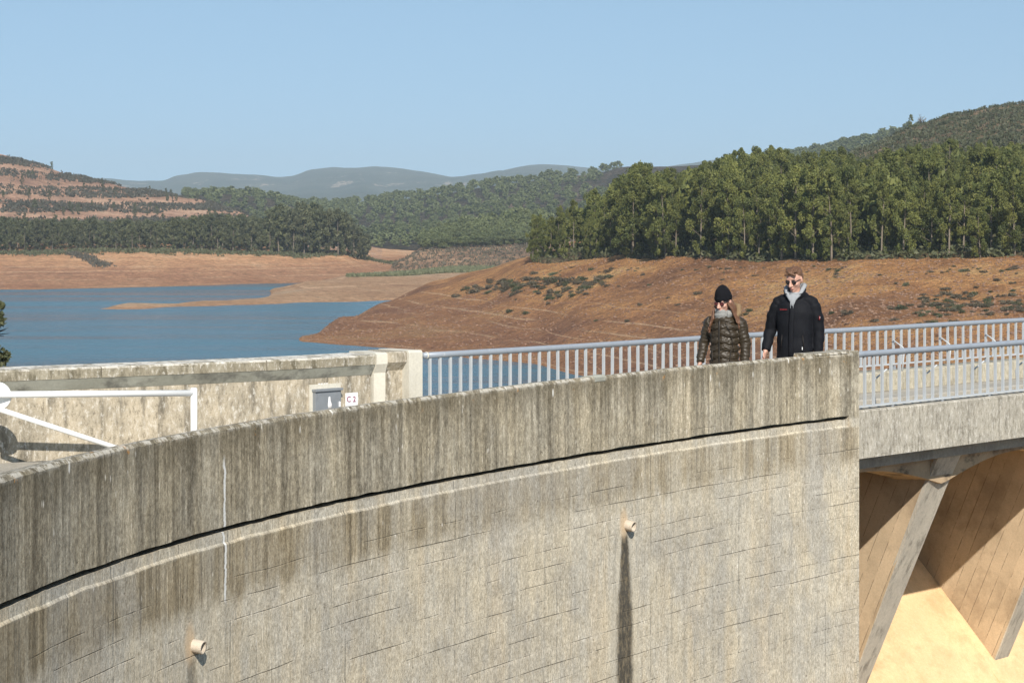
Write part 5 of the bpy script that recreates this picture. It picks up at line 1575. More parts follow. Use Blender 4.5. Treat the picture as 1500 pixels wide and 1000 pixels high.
# --- scrub cover of the hills -----------------------------------------------------
def scrub(name, n, land, region, smin, smax, mat, label, seed, per=5, size=0.6, dz=0.6):
    r = random.Random(seed); cs = []; rad = []
    for _ in range(n):
        q = region(r)
        if q is None: continue
        px, Z = q; X = (px - 750) / FPX * Z; g = float(land.h(np.array([X]), np.array([Z]))[0]); s = r.uniform(smin, smax)
        cs.append((X, Z, g + dz + s * 0.3)); rad.append((s, s, s * 0.6))
    me = leaves_mesh(name, cs, rad, per, size, mat, seed, droop=-0.6, flat=1.0)
    tag(link_mesh(name, me), label, 'scrub', kind='stuff')
scrub('hill_scrub', 4200, right, lambda r: (r.uniform(1140, 1540), r.uniform(440, 700)), 0.5, 1.3, M_SHRUBG, 'olive brown scrub covering the upper right hill', 21, per=9, size=0.5, dz=0.7)
def reg_terr(r):
    px = r.uniform(-460, 400); Z = r.uniform(990, 1440 + max(0, -px) * 0.3)
    X = (px - 750) / FPX * Z
    hh = float(left.h(np.array([X]), np.array([Z]), False)[0])
    # bare terrace tracks follow the height; scrub keeps to the risers between them
    w = (hh + 3.5 * math.sin(X * 0.017) + 0.035 * X + 3 * float(vnoise(np.array([X * 0.012]), np.array([Z * 0.02]))[0])) / 9.5
    if (w % 1.0) < 0.40 and r.random() < 0.96: return None
    if vnoise(np.array([X * 0.03]), np.array([Z * 0.01]))[0] > 0.15 and r.random() < 0.6: return None
    return (px, Z)
scrub('burnt_scrub', 22000, left, reg_terr, 0.7, 1.9, M_BURNT, 'dark burnt scrub in strips on the terraced hill', 22, per=8, size=0.85, dz=0.3)
# few bigger bushes and poles on the terraces
for _ in range(40):
    px = rg.uniform(-20, 390); Z = rg.uniform(1000, 1400)
    X = (px - 750) / FPX * Z; g = float(left.h(X, Z)); tm, lm, H = EUCF[_ % 5]; k = rg.uniform(0.28, 0.5)
    make_tree('young_eucalyptus', tm, lm, (X, Z, g), (k * 1.2, k), rg.uniform(0, 6.28), 'small young eucalyptus standing alone on the burnt terraced hill', 'tree', 'young trees on the terraced hill')
# green rushes on the mud flat
scrub('flat_rushes', 3000, bar, lambda r: (lambda px: (px, 775 + (px - 515) * 0.12 + r.uniform(0, 75) * (0.3 + (px - 510) / 260)))(r.uniform(510, 760)), 0.5, 1.2, M_RUSH, 'low green growth on the dried mud flat', 23, per=8, size=0.55, dz=0.1)
scrub('bank_scrub', 2200, left, lambda r: (lambda px: (px, float(np.interp(px, [-20, 300, 450, 600], [846, 858, 878, 985])) + r.gauss(0, 7)))(r.uniform(-480, 600)), 0.6, 1.6, M_EUCD, 'dark brush along the top of the far left bank', 24, per=8, size=0.6, dz=0.1)
scrub('gully_scrub', 260, left, lambda r: (lambda t: (100 + 55 * t + r.gauss(0, 7), 848 - 62 * t + r.gauss(0, 4)))(r.random()), 0.5, 1.3, M_BURNT, 'dark brush running down the gully of the far left bank', 25, per=8, size=0.5, dz=0.1)
scrub('promontory_scrub', 900, prom, lambda r: (r.uniform(575, 800), r.uniform(835, 985)), 0.5, 1.3, M_SHRUB, 'dry brown brush on the low promontory', 26, per=7, size=0.55, dz=0.1)

# skyline trees of the upper right hill
tm, lm, H = EUC[3]
X = W(1334, 0, 690).x; make_tree('eucalyptus_tree', tm, lm, (X, 690, float(right.h(X, 690))), (0.5, 0.42), 1.0, 'small lone tree on the skyline left of the bare pale tree', 'tree', None)
# bare pale tree
def bare_tree(px, Z, H):
    X = (px - 750) / FPX * Z; root = empty('dead_tree', (X, Z, float(right.h(X, Z)) + 0.3)); tag(root, 'bare whitish dead tree on the skyline of the right hill', 'tree')
    mb = MB(); rr = random.Random(3)
    mb.tube([(0, 0, 0), (0.1, 0, H * .35), (0, 0.1, H * .6)], [0.16, 0.12, 0.08], 6)
    m1 = mb.build('trunk', M_BARK, root)
    mb = MB()
    for k in range(16):
        a = rr.uniform(0, 6.28); z0 = H * rr.uniform(.3, .6); l = H * rr.uniform(.25, .55)
        p = Vector((0, 0, z0)); q = p + Vector((math.cos(a) * l, math.sin(a) * l, l * rr.uniform(.3, .9))); mb.tube([p, p.lerp(q, .5) + Vector((0, 0, -.1)), q], [.09, .07, .03], 4)
        for j in range(3):
            p2 = p.lerp(q, rr.uniform(.4, .9)); a2 = rr.uniform(0, 6.28); mb.tube([p2, p2 + Vector((math.cos(a2), math.sin(a2), 1)) * l * .3], [.05, .02], 3)
    o = mb.build('branches', M_BARK, root)
bare_tree(1349, 688, 3.6)

# leafy branches poking in at the left edge, from a bush on the near left bank
def edge_bush():
    base = Vector((-8.2, 30.0, -2.5))
    root = empty('evergreen_bush', tuple(base)); tag(root, 'dark leafy bush reaching in at the left edge above the parapet', 'bush')
    mb = MB(); cs = []; rad = []
    rr = random.Random(4)
    for (x, y, s) in ((-14, 452, .10), (-6, 462, .11), (-2, 470, .09), (0, 448, .06), (-22, 440, .15), (-12, 505, .12), (-4, 516, .10), (4, 526, .08), (10, 520, .05), (-25, 520, .2), (-30, 470, .2), (-8, 534, .1), (-20, 490, .12), (-40, 440, .3), (-45, 510, .3), (-60, 470, .4)):
        q = W(x, y, 30.0 + rr.uniform(-.3, .3)) - base; cs.append(tuple(q)); rad.append((s, s, s))
        mid = q * 0.6 + Vector((-0.5, 0, 0)) * 0.6
        mb.tube([(0, 0, -1), (-0.35 + rr.uniform(-.2, .2), 0, q.z * 0.4), tuple(mid), tuple(q)], [0.05, 0.035, 0.02, 0.005], 5)
    for (x, y) in ((8, 483), (14, 488), (6, 492), (12, 480)):   # bare reddish twigs
        q = W(x, y, 30.0) - base; s0 = W(-20, 500, 30.0) - base
        mb.tube([tuple(s0), tuple(s0.lerp(q, .6) + Vector((0, 0, .03))), tuple(q)], [0.012, 0.007, 0.003], 4)
    mb.build('branches', M_BARKD, root)
    me = leaves_mesh('foliage', cs, rad, 70, 0.045, M_EUCD, 44, droop=-.2, flat=1.3)
    o = link_mesh('foliage', me); o.parent = root
edge_bush()

# haze
# the air between here and the mountains
hz = NT('haze_air')
pv = hz.n('ShaderNodeVolumePrincipled')
pv.inputs['Color'].default_value = (0.76, 0.90, 0.98, 1)
pv.inputs['Density'].default_value = 0.000118
pv.inputs['Anisotropy'].default_value = 0.0
hz.t.links.new(pv.outputs[0], hz.out.inputs['Volume'])
mb = MB(); mb.box((0, 4550, 136.0), (13600, 10300, 328.0))
hb = mb.build('haze', hz.m); tag(hb, 'thin pale haze over the reservoir and the hills', kind='stuff')

# labels that single out: kind and row, then order inside a stretch of the picture
WORDS = ['first','second','third','fourth','fifth','sixth','seventh','eighth','ninth','tenth','eleventh','twelfth','thirteenth','fourteenth','fifteenth','sixteenth','seventeenth','eighteenth','nineteenth','twentieth',
 'twenty-first','twenty-second','twenty-third','twenty-fourth','twenty-fifth','twenty-sixth','twenty-seventh','twenty-eighth','twenty-ninth','thirtieth','thirty-first','thirty-second','thirty-third','thirty-fourth','thirty-fifth','thirty-sixth','thirty-seventh','thirty-eighth','thirty-ninth','fortieth']
def pxof(o): return 750 + FPX * o.location.x / o.location.y
def relabel(objs, base, stretches):
    """stretches: [(right end px, words)]"""
    bins = {}
    for o in objs:
        px = pxof(o)
        for i, (e, w) in enumerate(stretches):
            if px <= e or i == len(stretches) - 1:
                bins.setdefault(i, []).append((px, o)); break
    for i, l in bins.items():
        l.sort(key=lambda q: q[0])
        for k, (px, o) in enumerate(l):
            o['label'] = '%s from left of the %s %s' % (WORDS[min(k, 39)], base, stretches[i][1])
byl = {}
for o in COL.objects:
    if o.parent is None and o.get('group') and o.get('label'):
        byl.setdefault((o['group'], o['label']), []).append(o)
RS = [(905, 'left of the woman'), (1000, 'just left of the woman'), (1075, 'above the woman'), (1130, 'between the two walkers'), (1200, 'above the man'), (1270, 'just right of the man'), (1350, 'above the right railing'), (1430, 'near the right side'), (3000, 'at the right edge')]
LS = [(90, 'at the left edge'), (180, 'behind the sandbar tip'), (280, 'behind the upper water inlet'), (392, 'before the tall clump'), (3000, 'in the tall clump')]
MS = [(540, 'behind the bank wood'), (600, 'above the valley mouth'), (660, 'left of the promontory clump'), (740, 'above the promontory clump'), (800, 'left of the forest'), (3000, 'by the forest tip')]
for (g, l), objs in byl.items():
    if 'dense forest on the right' in g:
        base = 'skyline eucalyptus trees' if 'skyline' in l else ('forest edge eucalyptus trees' if 'edge' in l else ('tip eucalyptus trees' if 'low left tip' in l else 'mid forest eucalyptus trees'))
        if 'low left tip' in l: relabel(objs, 'low olive', [(815, 'eucalyptus trees at the far tip'), (850, 'eucalyptus trees near the forest tip'), (3000, 'eucalyptus trees behind the forest tip')])
        else: relabel(objs, base, RS)
    elif 'far left bank' in g: relabel(objs, ('left wood trees' if 'left half' in l else 'grey green wood trees') if 'dark' not in l else 'dark wood trees', LS)
    elif 'clump on the promontory' in g:
        ys = sorted(o.location.y for o in objs); t1, t2 = ys[len(ys) // 3], ys[2 * len(ys) // 3]
        relabel([o for o in objs if o.location.y <= t1], 'front row clump pines', [(700, 'on the promontory, left half'), (3000, 'on the promontory, right half')])
        relabel([o for o in objs if t1 < o.location.y <= t2], 'middle row clump pines', [(700, 'on the promontory, left half'), (3000, 'on the promontory, right half')])
        relabel([o for o in objs if o.location.y > t2], 'back row clump pines', [(700, 'on the promontory, left half'), (3000, 'on the promontory, right half')])
    elif 'middle hill' in g:
        ys = sorted(o.location.y for o in objs); t1 = ys[len(ys) // 2]
        relabel([o for o in objs if o.location.y <= t1], 'lower hillside pines', MS)
        relabel([o for o in objs if o.location.y > t1], 'upper hillside pines', MS)
    elif 'terraced hill' in g: relabel(objs, 'small young trees', [(100, 'on the terraces, left part'), (220, 'on the terraces, middle'), (3000, 'on the terraces, right part')])
    elif 'shrubs' in g:
        if 'dark belt' in l: relabel(objs, 'dark belt shrubs', [(710, 'at its left end'), (735, 'on the left slope, left part'), (760, 'on the left slope, middle'), (800, 'on the left slope, right part'), (850, 'under the forest tip'), (3000, 'left of the woman')])
        elif 'railing' in l:
            ys = sorted(o.location.y for o in objs); t1 = ys[len(ys) // 2]; st = [(1390, 'behind the right railing, left part'), (1430, 'behind the right railing, middle'), (1470, 'behind the right railing, right part'), (3000, 'by the right edge')]
            relabel([o for o in objs if o.location.y <= t1], 'lower grey green shrubs', st); relabel([o for o in objs if o.location.y > t1], 'upper grey green shrubs', st)
        elif 'small dry' in l: relabel(objs, 'scattered small dry shrubs', [(850, 'on the left of the slope')] + RS[1:])
        else: relabel(objs, 'small shrubs at the forest foot', RS)

# =============================================================================== people
def cloth(name, col, rough=0.85, spec=0.25, var=0.15, sc=30, bump=0.25, fold=0.5, foldsc=9):
    t = NT(name); c = t.coord()
    f = t.noise(c, sc, 5, 0.7); g = t.noise(t.mapv(c, (1, 1, 0.5)), foldsc, 4, 0.6)
    a = tuple(x * (1 - var) for x in col); b = tuple(min(1, x * (1 + var)) for x in col)
    h = t.add(t.mul(g, fold), t.mul(f, 0.12))
    return t.done(t.principled(t.mix(f, a, b), rough, 0, t.bump(h, bump, 0.03), spec))
M_SKIN = plain('skin', (0.58, 0.33, 0.245), 0.5, 0, 0.4, var=0.07, scale=14)
M_LIP = plain('lips', (0.40, 0.14, 0.12), 0.45)
M_BLK = cloth('black_softshell', (0.007, 0.0075, 0.010), 0.75, 0.18, bump=0.6, fold=1.0, foldsc=5)
M_GREYH = cloth('grey_jersey', (0.30, 0.31, 0.32), 0.95, 0.1, var=0.2)
M_JEANS = cloth('pale_grey_trousers', (0.30, 0.33, 0.38), 0.85)
M_BLKT = cloth('black_trousers', (0.012, 0.012, 0.014), 0.8)
M_HAIRB = cloth('brown_hair', (0.14, 0.070, 0.036), 0.55, 0.5, var=0.5, sc=60, bump=0.8, fold=0.4, foldsc=60)
M_HAIRR = cloth('auburn_hair', (0.13, 0.060, 0.030), 0.5, 0.5, var=0.5, sc=50, bump=0.8, fold=0.4, foldsc=70)
M_PUFF = cloth('olive_puffer_nylon', (0.040, 0.029, 0.017), 0.42, 0.4, var=0.3, sc=12, bump=0.5, fold=1.0, foldsc=16)
M_PUFFD = cloth('dark_seam_nylon', (0.020, 0.015, 0.010), 0.5, 0.4)
M_SCARF = cloth('grey_knit_scarf', (0.26, 0.255, 0.24), 0.95, 0.2, var=0.3, sc=40, bump=0.8)
M_FUR = cloth('brown_hood_trim', (0.22, 0.15, 0.085), 0.95, 0.1, var=0.5, sc=70, bump=1.0)
M_BEAN = cloth('black_knit', (0.008, 0.008, 0.010), 0.95, 0.15, bump=0.6, fold=0.3, foldsc=40)
M_LENS = plain('dark_lens', (0.012, 0.008, 0.010), 0.08, 0, 0.8)
M_LENSR = plain('reddish_lens', (0.10, 0.012, 0.015), 0.1, 0, 0.8)
M_SHOE = plain('dark_shoe', (0.03, 0.028, 0.026), 0.7)
M_RED = plain('red_logo', (0.28, 0.02, 0.02), 0.6)
M_EYE = plain('eye_white', (0.7, 0.68, 0.65), 0.2)
M_MAN = M_SKIN

def V3(*a): return Vector(a)

def hand(mb, wrist, d, side, s=1.0, fwd=V3(0, -1, 0)):
    """relaxed hand hanging along d; side=+1 is the person's left. fingers point down and curl forwards"""
    d = d.normalized(); palm_n = (V3(-side, 0, 0) - d * d.dot(V3(-side, 0, 0))).normalized(); w = d.cross(palm_n).normalized()
    if w.dot(fwd) < 0: w = -w                       # w points to the thumb side (forwards)
    p0 = wrist; p1 = wrist + d * 0.085 * s
    mb.tube([p0 - d * 0.02, p0, p0 + d * 0.03 * s, p1, p1 + d * 0.012 * s], [(0.026 * s, 0.020 * s), (0.026 * s, 0.019 * s), (0.036 * s, 0.017 * s), (0.040 * s, 0.015 * s), (0.034 * s, 0.010 * s)], 14, up=w)
    for k, (q, ln) in enumerate(((0.030, 0.072), (0.010, 0.080), (-0.011, 0.074), (-0.030, 0.058))):
        a = p1 + w * q * s + d * 0.0; c = 0.35 + 0.10 * k
        pts = [a - d * 0.02]; dirv = d.copy(); pts.append(a)
        for j in range(3):
            dirv = (dirv + palm_n * c * 0.45).normalized(); pts.append(pts[-1] + dirv * ln * s * (0.42, 0.33, 0.25)[j])
        mb.tube(pts, [0.0090 * s, 0.0095 * s, 0.0090 * s, 0.0085 * s, 0.0065 * s], 8)
    a = p0 + d * 0.022 * s + w * 0.026 * s
    mb.tube([a - w * 0.01 * s, a + w * 0.016 * s + d * 0.016 * s, a + w * 0.026 * s + d * 0.045 * s + palm_n * 0.008, a + w * 0.024 * s + d * 0.072 * s + palm_n * 0.016], [0.013 * s, 0.012 * s, 0.0105 * s, 0.008 * s], 8)

def head_mesh(mb, c, s, M):
    """skull, jaw, nose, brow, ears; M turns the head; faces -Y before turning"""
    def P(x, y, z): return c + M @ V3(x * s, y * s, z * s)
    rot = M.to_quaternion()
    mb.ball(P(0, 0.012, 0.035), (0.074 * s, 0.094 * s, 0.088 * s), rot, 24, 16)
    mb.ball(P(0, -0.018, -0.015), (0.064 * s, 0.072 * s, 0.082 * s), rot, 24, 16)
    mb.ball(P(0, -0.030, -0.070), (0.044 * s, 0.050 * s, 0.036 * s), rot, 20, 12)
    mb.ball(P(0, -0.064, -0.090), (0.020 * s, 0.018 * s, 0.017 * s), rot, 14, 10)      # chin
    mb.tube([P(0, -0.082, 0.022), P(0, -0.100, -0.004), P(0, -0.113, -0.022), P(0, -0.098, -0.032)], [(0.008 * s, 0.010 * s), (0.010 * s, 0.013 * s), (0.015 * s, 0.013 * s), (0.011 * s, 0.007 * s)], 12, up=M @ V3(1, 0, 0))
    for q in (-1, 1):
        mb.ball(P(q * 0.013, -0.098, -0.027), (0.0085 * s, 0.0085 * s, 0.007 * s), rot, 10, 8)
        mb.ball(P(q * 0.032, -0.070, 0.034), (0.026 * s, 0.016 * s, 0.009 * s), rot, 12, 8)   # brow
        mb.ball(P(q * 0.040, -0.056, -0.018), (0.024 * s, 0.026 * s, 0.022 * s), rot, 12, 8)  # cheek
        mb.ball(P(q * 0.075, 0.015, -0.002), (0.010 * s, 0.020 * s, 0.032 * s), rot, 12, 10)  # ear
    mb.ball(P(0, -0.084, -0.052), (0.022 * s, 0.012 * s, 0.007 * s), rot, 12, 8)   # lips
    mb.ball(P(0, -0.082, -0.062), (0.019 * s, 0.011 * s, 0.007 * s), rot, 12, 8)

def limb(mb, pts, rad, n=14): mb.tube(pts, rad, n)

def person(name, loc, rz, label, H, female, head_tilt, head_turn, arms, step):
    root = empty(name, loc, rz); tag(root, label, 'person', None)
    k = H / 1.80
    hipz, kneez = 0.93 * k, 0.50 * k
    shz, neckz = 1.47 * k, 1.52 * k
    sw = (0.170 if not female else 0.150)
    hw = 0.095 * k
    # legs in mid stride: local -Y is forwards
    legs = []
    for side, ph in ((1, step), (-1, -step)):
        hip = V3(side * hw, 0, hipz)
        if ph > 0: knee = V3(side * hw * 1.02, -0.20 * ph, kneez + 0.01); ank = V3(side * hw, -0.30 * ph, 0.085)
        else: knee = V3(side * hw * 1.02, 0.03, kneez - 0.0); ank = V3(side * hw, 0.30 * -ph, 0.13)
        legs.append((hip, knee, ank, ph))
    # head placement
    Mh = Matrix.Rotation(head_turn, 3, 'Z') @ Matrix.Rotation(head_tilt, 3, 'X')
    hc = V3(0, -0.035, H - 0.118 * k) if not female else V3(0, -0.035, H - 0.120 * k)
    body = MB()
    for hip, knee, ank, ph in legs:
        limb(body, [hip + V3(0, 0, 0.05), hip.lerp(knee, 0.35), knee, knee.lerp(ank, 0.35), ank], [0.088 * k, 0.080 * k, 0.055 * k, 0.055 * k, 0.036 * k])
        up = 0.045 if ph < 0 else 0
        body.tube([ank + V3(0, 0.05, -0.05), ank + V3(0, 0.0, -0.045), ank + V3(0, -0.09, -0.062 - up * 0.6), ank + V3(0, -0.16, -0.068 - up)], [(0.030, 0.032), (0.036, 0.036), (0.040, 0.022), (0.030, 0.014)], 12, up=(1, 0, 0))
    body.tube([(0, 0, hipz - 0.06), (0, 0, hipz + 0.06), (0, 0, hipz + 0.17 * k), (0, 0.0, 1.25 * k), (0, 0.01, 1.38 * k), (0, 0.012, shz), (0, 0.0, neckz)],
              [(0.12 * k, 0.09), (0.155 * k, 0.105), (0.13 * k, 0.092), (0.145 * k, 0.105), (0.155 * k, 0.105), (0.125 * k, 0.080), (0.06, 0.055)], 24, up=(1, 0, 0))
    body.tube([(0, 0.01, neckz - 0.05), (0, 0.0, neckz + 0.03), tuple(hc + V3(0, 0.02, -0.06))], [0.062, 0.054, 0.052], 16)
    head_mesh(body, hc, 1.0 * (0.97 if female else 1.0), Mh)
    for side, (sh, el, wr) in arms:
        limb(body, [sh + V3(-side * 0.03, 0, -0.03), sh.lerp(el, 0.5), el, el.lerp(wr, 0.4), wr], [0.036 * k, 0.040 * k, 0.036 * k, 0.034 * k, 0.026 * k])
        hand(body, wr, (wr - el), side, 0.95 if not female else 0.85)
    bo = body.remeshed('body', M_SKIN, root, 0.0062, 3)
    bo['label'] = 'bare skin of face and hands'
    # trousers and shoes
    tr = MB()
    for hip, knee, ank, ph in legs:
        limb(tr, [hip + V3(0, 0, 0.04), hip.lerp(knee, 0.3), knee, knee.lerp(ank, 0.5), ank + V3(0, 0, 0.01)], [0.088 * k, 0.090 * k, 0.074 * k, 0.070 * k, 0.070 * k])
    tr.tube([(0, 0, hipz - 0.10), (0, 0, hipz), (0, 0, hipz + 0.10)], [(0.135 * k, 0.105), (0.162 * k, 0.112), (0.145 * k, 0.100)], 20, up=(1, 0, 0))
    tr.remeshed('trousers', M_BLKT if female else M_JEANS, root, 0.011, 4)
    for hip, knee, ank, ph in legs:
        up = 0.045 if ph < 0 else 0
        s_ = MB(); s_.tube([ank + V3(0, 0.075, -0.048), ank + V3(0, 0.03, -0.040), ank + V3(0, -0.05, -0.045 - up * .4), ank + V3(0, -0.12, -0.062 - up * .8), ank + V3(0, -0.20, -0.070 - up)], [(0.026, 0.030), (0.040, 0.046), (0.046, 0.038), (0.048, 0.026), (0.032, 0.014)], 14, up=(1, 0, 0))
        s_.build('shoe', M_SHOE, root)
    return root, hc, Mh, k

def glasses(root, hc, Mh, lens, s=1.0):
    def P(x, y, z): return hc + Mh @ V3(x * s, y * s, z * s)
    rot = Mh.to_quaternion()
    g = MB()
    for q in (-1, 1):
        g.tube([P(q * 0.058, -0.074, 0.020), P(q * 0.068, -0.040, 0.018), P(q * 0.080, 0.018, 0.008)], 0.0032, 8)
        pts = [P(q * (0.031 + 0.027 * math.cos(a)), -0.088 + 0.010 * abs(math.cos(a)), 0.010 + 0.021 * math.sin(a)) for a in np.linspace(0, 2 * math.pi, 17)]
        g.tube(pts, 0.0030, 6, cap=False)
    g.tube([P(-0.008, -0.094, 0.016), P(0, -0.096, 0.019), P(0.008, -0.094, 0.016)], 0.003, 6)
    go = g.build('sunglasses', M_LENS, root)
    for q in (-1, 1):
        l = MB(); l.ball(P(q * 0.031, -0.084, 0.010), (0.027 * s, 0.006 * s, 0.021 * s), rot, 16, 8); l.build('lens', lens, go)
    for q in (-1, 1):
        l = MB(); l.ball(P(q * 0.031, -0.068, 0.010), (0.012 * s, 0.011 * s, 0.011 * s), rot, 12, 8); l.build('eye', M_EYE, root)

# ---- the man
def build_man():
    loc = (2.86, 22.07, 0.0); rz = R(-20)
    c, s_ = math.cos(-rz), math.sin(-rz)
    arms = [(-1, (V3(-0.185, 0.01, 1.49), V3(-0.262, 0.04, 1.20), V3(-0.290, -0.075, 0.985))),
            (1, (V3(0.190, 0.01, 1.49), V3(0.235, 0.03, 1.19), V3(0.235, 0.0, 0.95)))]
    root, hc, Mh, k = person('person', loc, rz, 'man in black jacket with grey hood and sunglasses looking down as he walks', 1.83, False, R(-22) * -1, R(-14), arms, 0.8)
    def P(x, y, z, s=1.0): return hc + Mh @ V3(x * s, y * s, z * s)
    rot = Mh.to_quaternion()
    # jacket: trunk and sleeves as one garment
    j = MB()
    j.tube([(0, 0.0, 0.905), (0, -0.002, 0.925), (0, 0, 1.02), (0, 0, 1.14), (0, 0.0, 1.26), (0, 0.004, 1.38), (0, 0.008, 1.46), (0, 0.01, 1.515), (0, 0.006, 1.565)],
           [(0.178, 0.135), (0.188, 0.142), (0.186, 0.142), (0.182, 0.138), (0.188, 0.142), (0.198, 0.142), (0.190, 0.125), (0.130, 0.100), (0.088, 0.085)], 30, up=(1, 0, 0))
    for side, (sh, el, wr) in arms:
        d = (wr - el).normalized()
        j.ball(sh + V3(-side * 0.012, 0, -0.012), (0.062, 0.074, 0.066)); j.ball(sh + V3(-side * 0.07, 0.005, 0.020), (0.088, 0.076, 0.054))
        j.tube([sh + V3(-side * 0.03, 0, -0.02), sh + V3(side * 0.002, 0, -0.04), sh.lerp(el, 0.5) + V3(side * 0.006, 0, 0), el, el.lerp(wr, 0.45), wr - d * 0.015],
               [(0.055, 0.065), (0.066, 0.076), (0.066, 0.070), (0.062, 0.064), (0.055, 0.057), (0.047, 0.047)], 18, up=(1, 0, 0))
    def folds(co):
        a = abs(co.x)
        q = 0.0030 * math.sin(co.z * 62 + co.x * 25) * max(0, min(1, (a - 0.15) / 0.06)) + 0.0022 * math.sin(co.z * 31 + co.x * 13 + 1.0)
        n = V3(co.x, co.y * 1.3, 0); l = n.length
        if co.z < 1.15 and a < 0.196: co = co + V3(0, 0, (1.15 - co.z) / 0.25 * 0.075 * max(0, min(1, (co.x + 0.03) / 0.10)))
        return co + (n / l * q if l > 1e-5 else V3(0, 0, 0))
    jk = j.remeshed('jacket', M_BLK, root, 0.0075, 3, fn=folds)
    # placket with storm flap, zip pockets
    m = MB()
    pts = [(-0.012, -0.138, 0.915), (-0.012, -0.147, 1.0), (-0.010, -0.145, 1.14), (-0.006, -0.150, 1.28), (0.0, -0.146, 1.40), (0.004, -0.118, 1.49)]
    m.tube(pts, [(0.026, 0.006)] * 6, 8, up=(1, 0, 0)); m.build('zip_flap', M_BLK, jk)
    # stand-up collar, open at the front
    m = MB(); vs = []; fs = []; n_ = 26
    for i in range(n_ + 1):
        a = R(-62) + (R(242) - R(-62)) * i / n_ 
        ca, sa = math.cos(a), math.sin(a)
        front = max(0, -sa)
        for (r, z) in ((0.094, 1.510), (0.112 + 0.022 * front, 1.622 - 0.040 * front), (0.102 + 0.022 * front, 1.626 - 0.040 * front), (0.086, 1.515)):
            vs.append((ca * r, sa * r * 0.92 + 0.004, z - 0.02 * front))
    for i in range(n_):
        for q in range(4): fs.append((4 * i + q, 4 * i + (q + 1) % 4, 4 * i + 4 + (q + 1) % 4, 4 * i + 4 + q))
    fs += [(3, 2, 1, 0), (4 * n_, 4 * n_ + 1, 4 * n_ + 2, 4 * n_ + 3)]
    m.add(vs, fs, True); m.build('collar', M_BLK, jk)
    # the folded jacket hood on the shoulders
    m = MB(); m.ball((0, 0.085, 1.555), (0.125, 0.060, 0.050), None, 20, 12); m.ball((0.085, 0.03, 1.548), (0.050, 0.06, 0.036)); m.ball((-0.085, 0.03, 1.548), (0.050, 0.06, 0.036))
    m.remeshed('folded_hood', M_BLK, jk, 0.008, 3)
    # grey hoodie: chest wedge, hood round the neck
    m = MB()
    m.tube([(0.002, -0.128, 1.435), (0.002, -0.128, 1.47), (0.002, -0.116, 1.52), (0.0, -0.085, 1.56)], [(0.004, 0.008), (0.020, 0.010), (0.040, 0.014), (0.050, 0.025)], 12, up=(1, 0, 0))
    m.ball((0, 0.005, 1.572), (0.072, 0.074, 0.036), None, 24, 12)
    for q in (-1, 1):
        m.tube([(q * 0.010, -0.124, 1.49), (q * 0.036, -0.112, 1.535), (q * 0.072, -0.062, 1.585), (q * 0.094, 0.010, 1.640 + q * 0.012), (q * 0.078, 0.080, 1.655), (0, 0.108, 1.635)],
               [(0.010, 0.009), (0.017, 0.014), (0.022, 0.018), (0.024, 0.022), (0.032, 0.028), (0.040, 0.032)], 12)
    m.remeshed('hoodie', M_GREYH, root, 0.0065, 3)
    for q in (-1, 1):
        m = MB(); m.tube([(q * 0.014, -0.130, 1.505), (q * 0.016, -0.146, 1.47), (q * 0.013, -0.152, 1.43)], 0.0032, 6); m.build('drawstring', M_GREYH, root)
    # logos
    m = MB()
    for i, w_ in enumerate((0.010, 0.006, 0.010, 0.010, 0.006, 0.009)):
        m.box((-0.118 + i * 0.0125, -0.1375 - i * 0.0006, 1.418), (w_, 0.003, 0.007 if i % 2 else 0.009))
    lg = m.build('chest_logo', M_RED, jk)
    m = MB(); m.box((0.262, -0.052, 1.335), (0.005, 0.030, 0.036)); m.build('sleeve_badge', M_RED, jk)
    m = MB(); m.box((0.2655, -0.054, 1.339), (0.004, 0.014, 0.010)); m.build('badge_mark', M_PLATE, jk)
    m = MB(); m.box((0.105, -0.139, 1.03), (0.007, 0.006, 0.028)); m.build('zip_pull', M_PLATE, jk)
    for q in (-1, 1):
        m = MB(); m.tube([(q * 0.105, -0.1285, 1.16), (q * 0.118, -0.124, 1.02)], (0.0035), 6); m.build('pocket_zip', M_PUFFD, jk)
    # hair: short sides, fuller wavy top
    h = MB()
    h.ball(P(0, 0.030, 0.062), (0.079, 0.090, 0.072), rot, 22, 14)
    h.ball(P(0, 0.052, 0.020), (0.077, 0.068, 0.070), rot, 22, 14)
    rr = random.Random(2)
    for i in range(54):
        a = rr.uniform(0, 6.28); q = math.sqrt(rr.random()); x = math.cos(a) * 0.060 * q; y = 0.012 + math.sin(a) * 0.075 * q
        z = 0.112 + 0.016 * (1 - q)
        p0 = P(x, y, z - 0.018); dv = Mh @ V3(rr.uniform(-.02, .03), -0.026 - rr.random() * 0.012, 0.020)
        h.tube([p0, p0 + dv * 0.6 + V3(0, 0, 0.008), p0 + dv * 1.1], [0.013, 0.010, 0.003], 7)
    for i in range(12):
        x = -0.055 + 0.110 * i / 11
        p0 = P(x, -0.062, 0.102 - abs(x) * 0.4); h.tube([p0, p0 + Mh @ V3(0.006, -0.020, 0.010), p0 + Mh @ V3(0.016, -0.026, -0.004)], [0.013, 0.011, 0.003], 7)
    h.remeshed('hair', M_HAIRB, root, 0.0058, 1)
    for q in (-1, 1):
        m = MB(); m.tube([P(q * 0.015, -0.088, 0.040), P(q * 0.034, -0.090, 0.046), P(q * 0.054, -0.078, 0.040)], [0.002, 0.0035, 0.0015], 6); m.build('eyebrow', M_HAIRB, root)
    m = MB(); m.ball(P(0, -0.094, -0.054), (0.021, 0.005, 0.0035), rot, 12, 6); m.ball(P(0, -0.091, -0.062), (0.018, 0.005, 0.0045), rot, 12, 6); m.build('lips', M_LIP, root)
    glasses(root, hc, Mh, M_LENS)
    return root

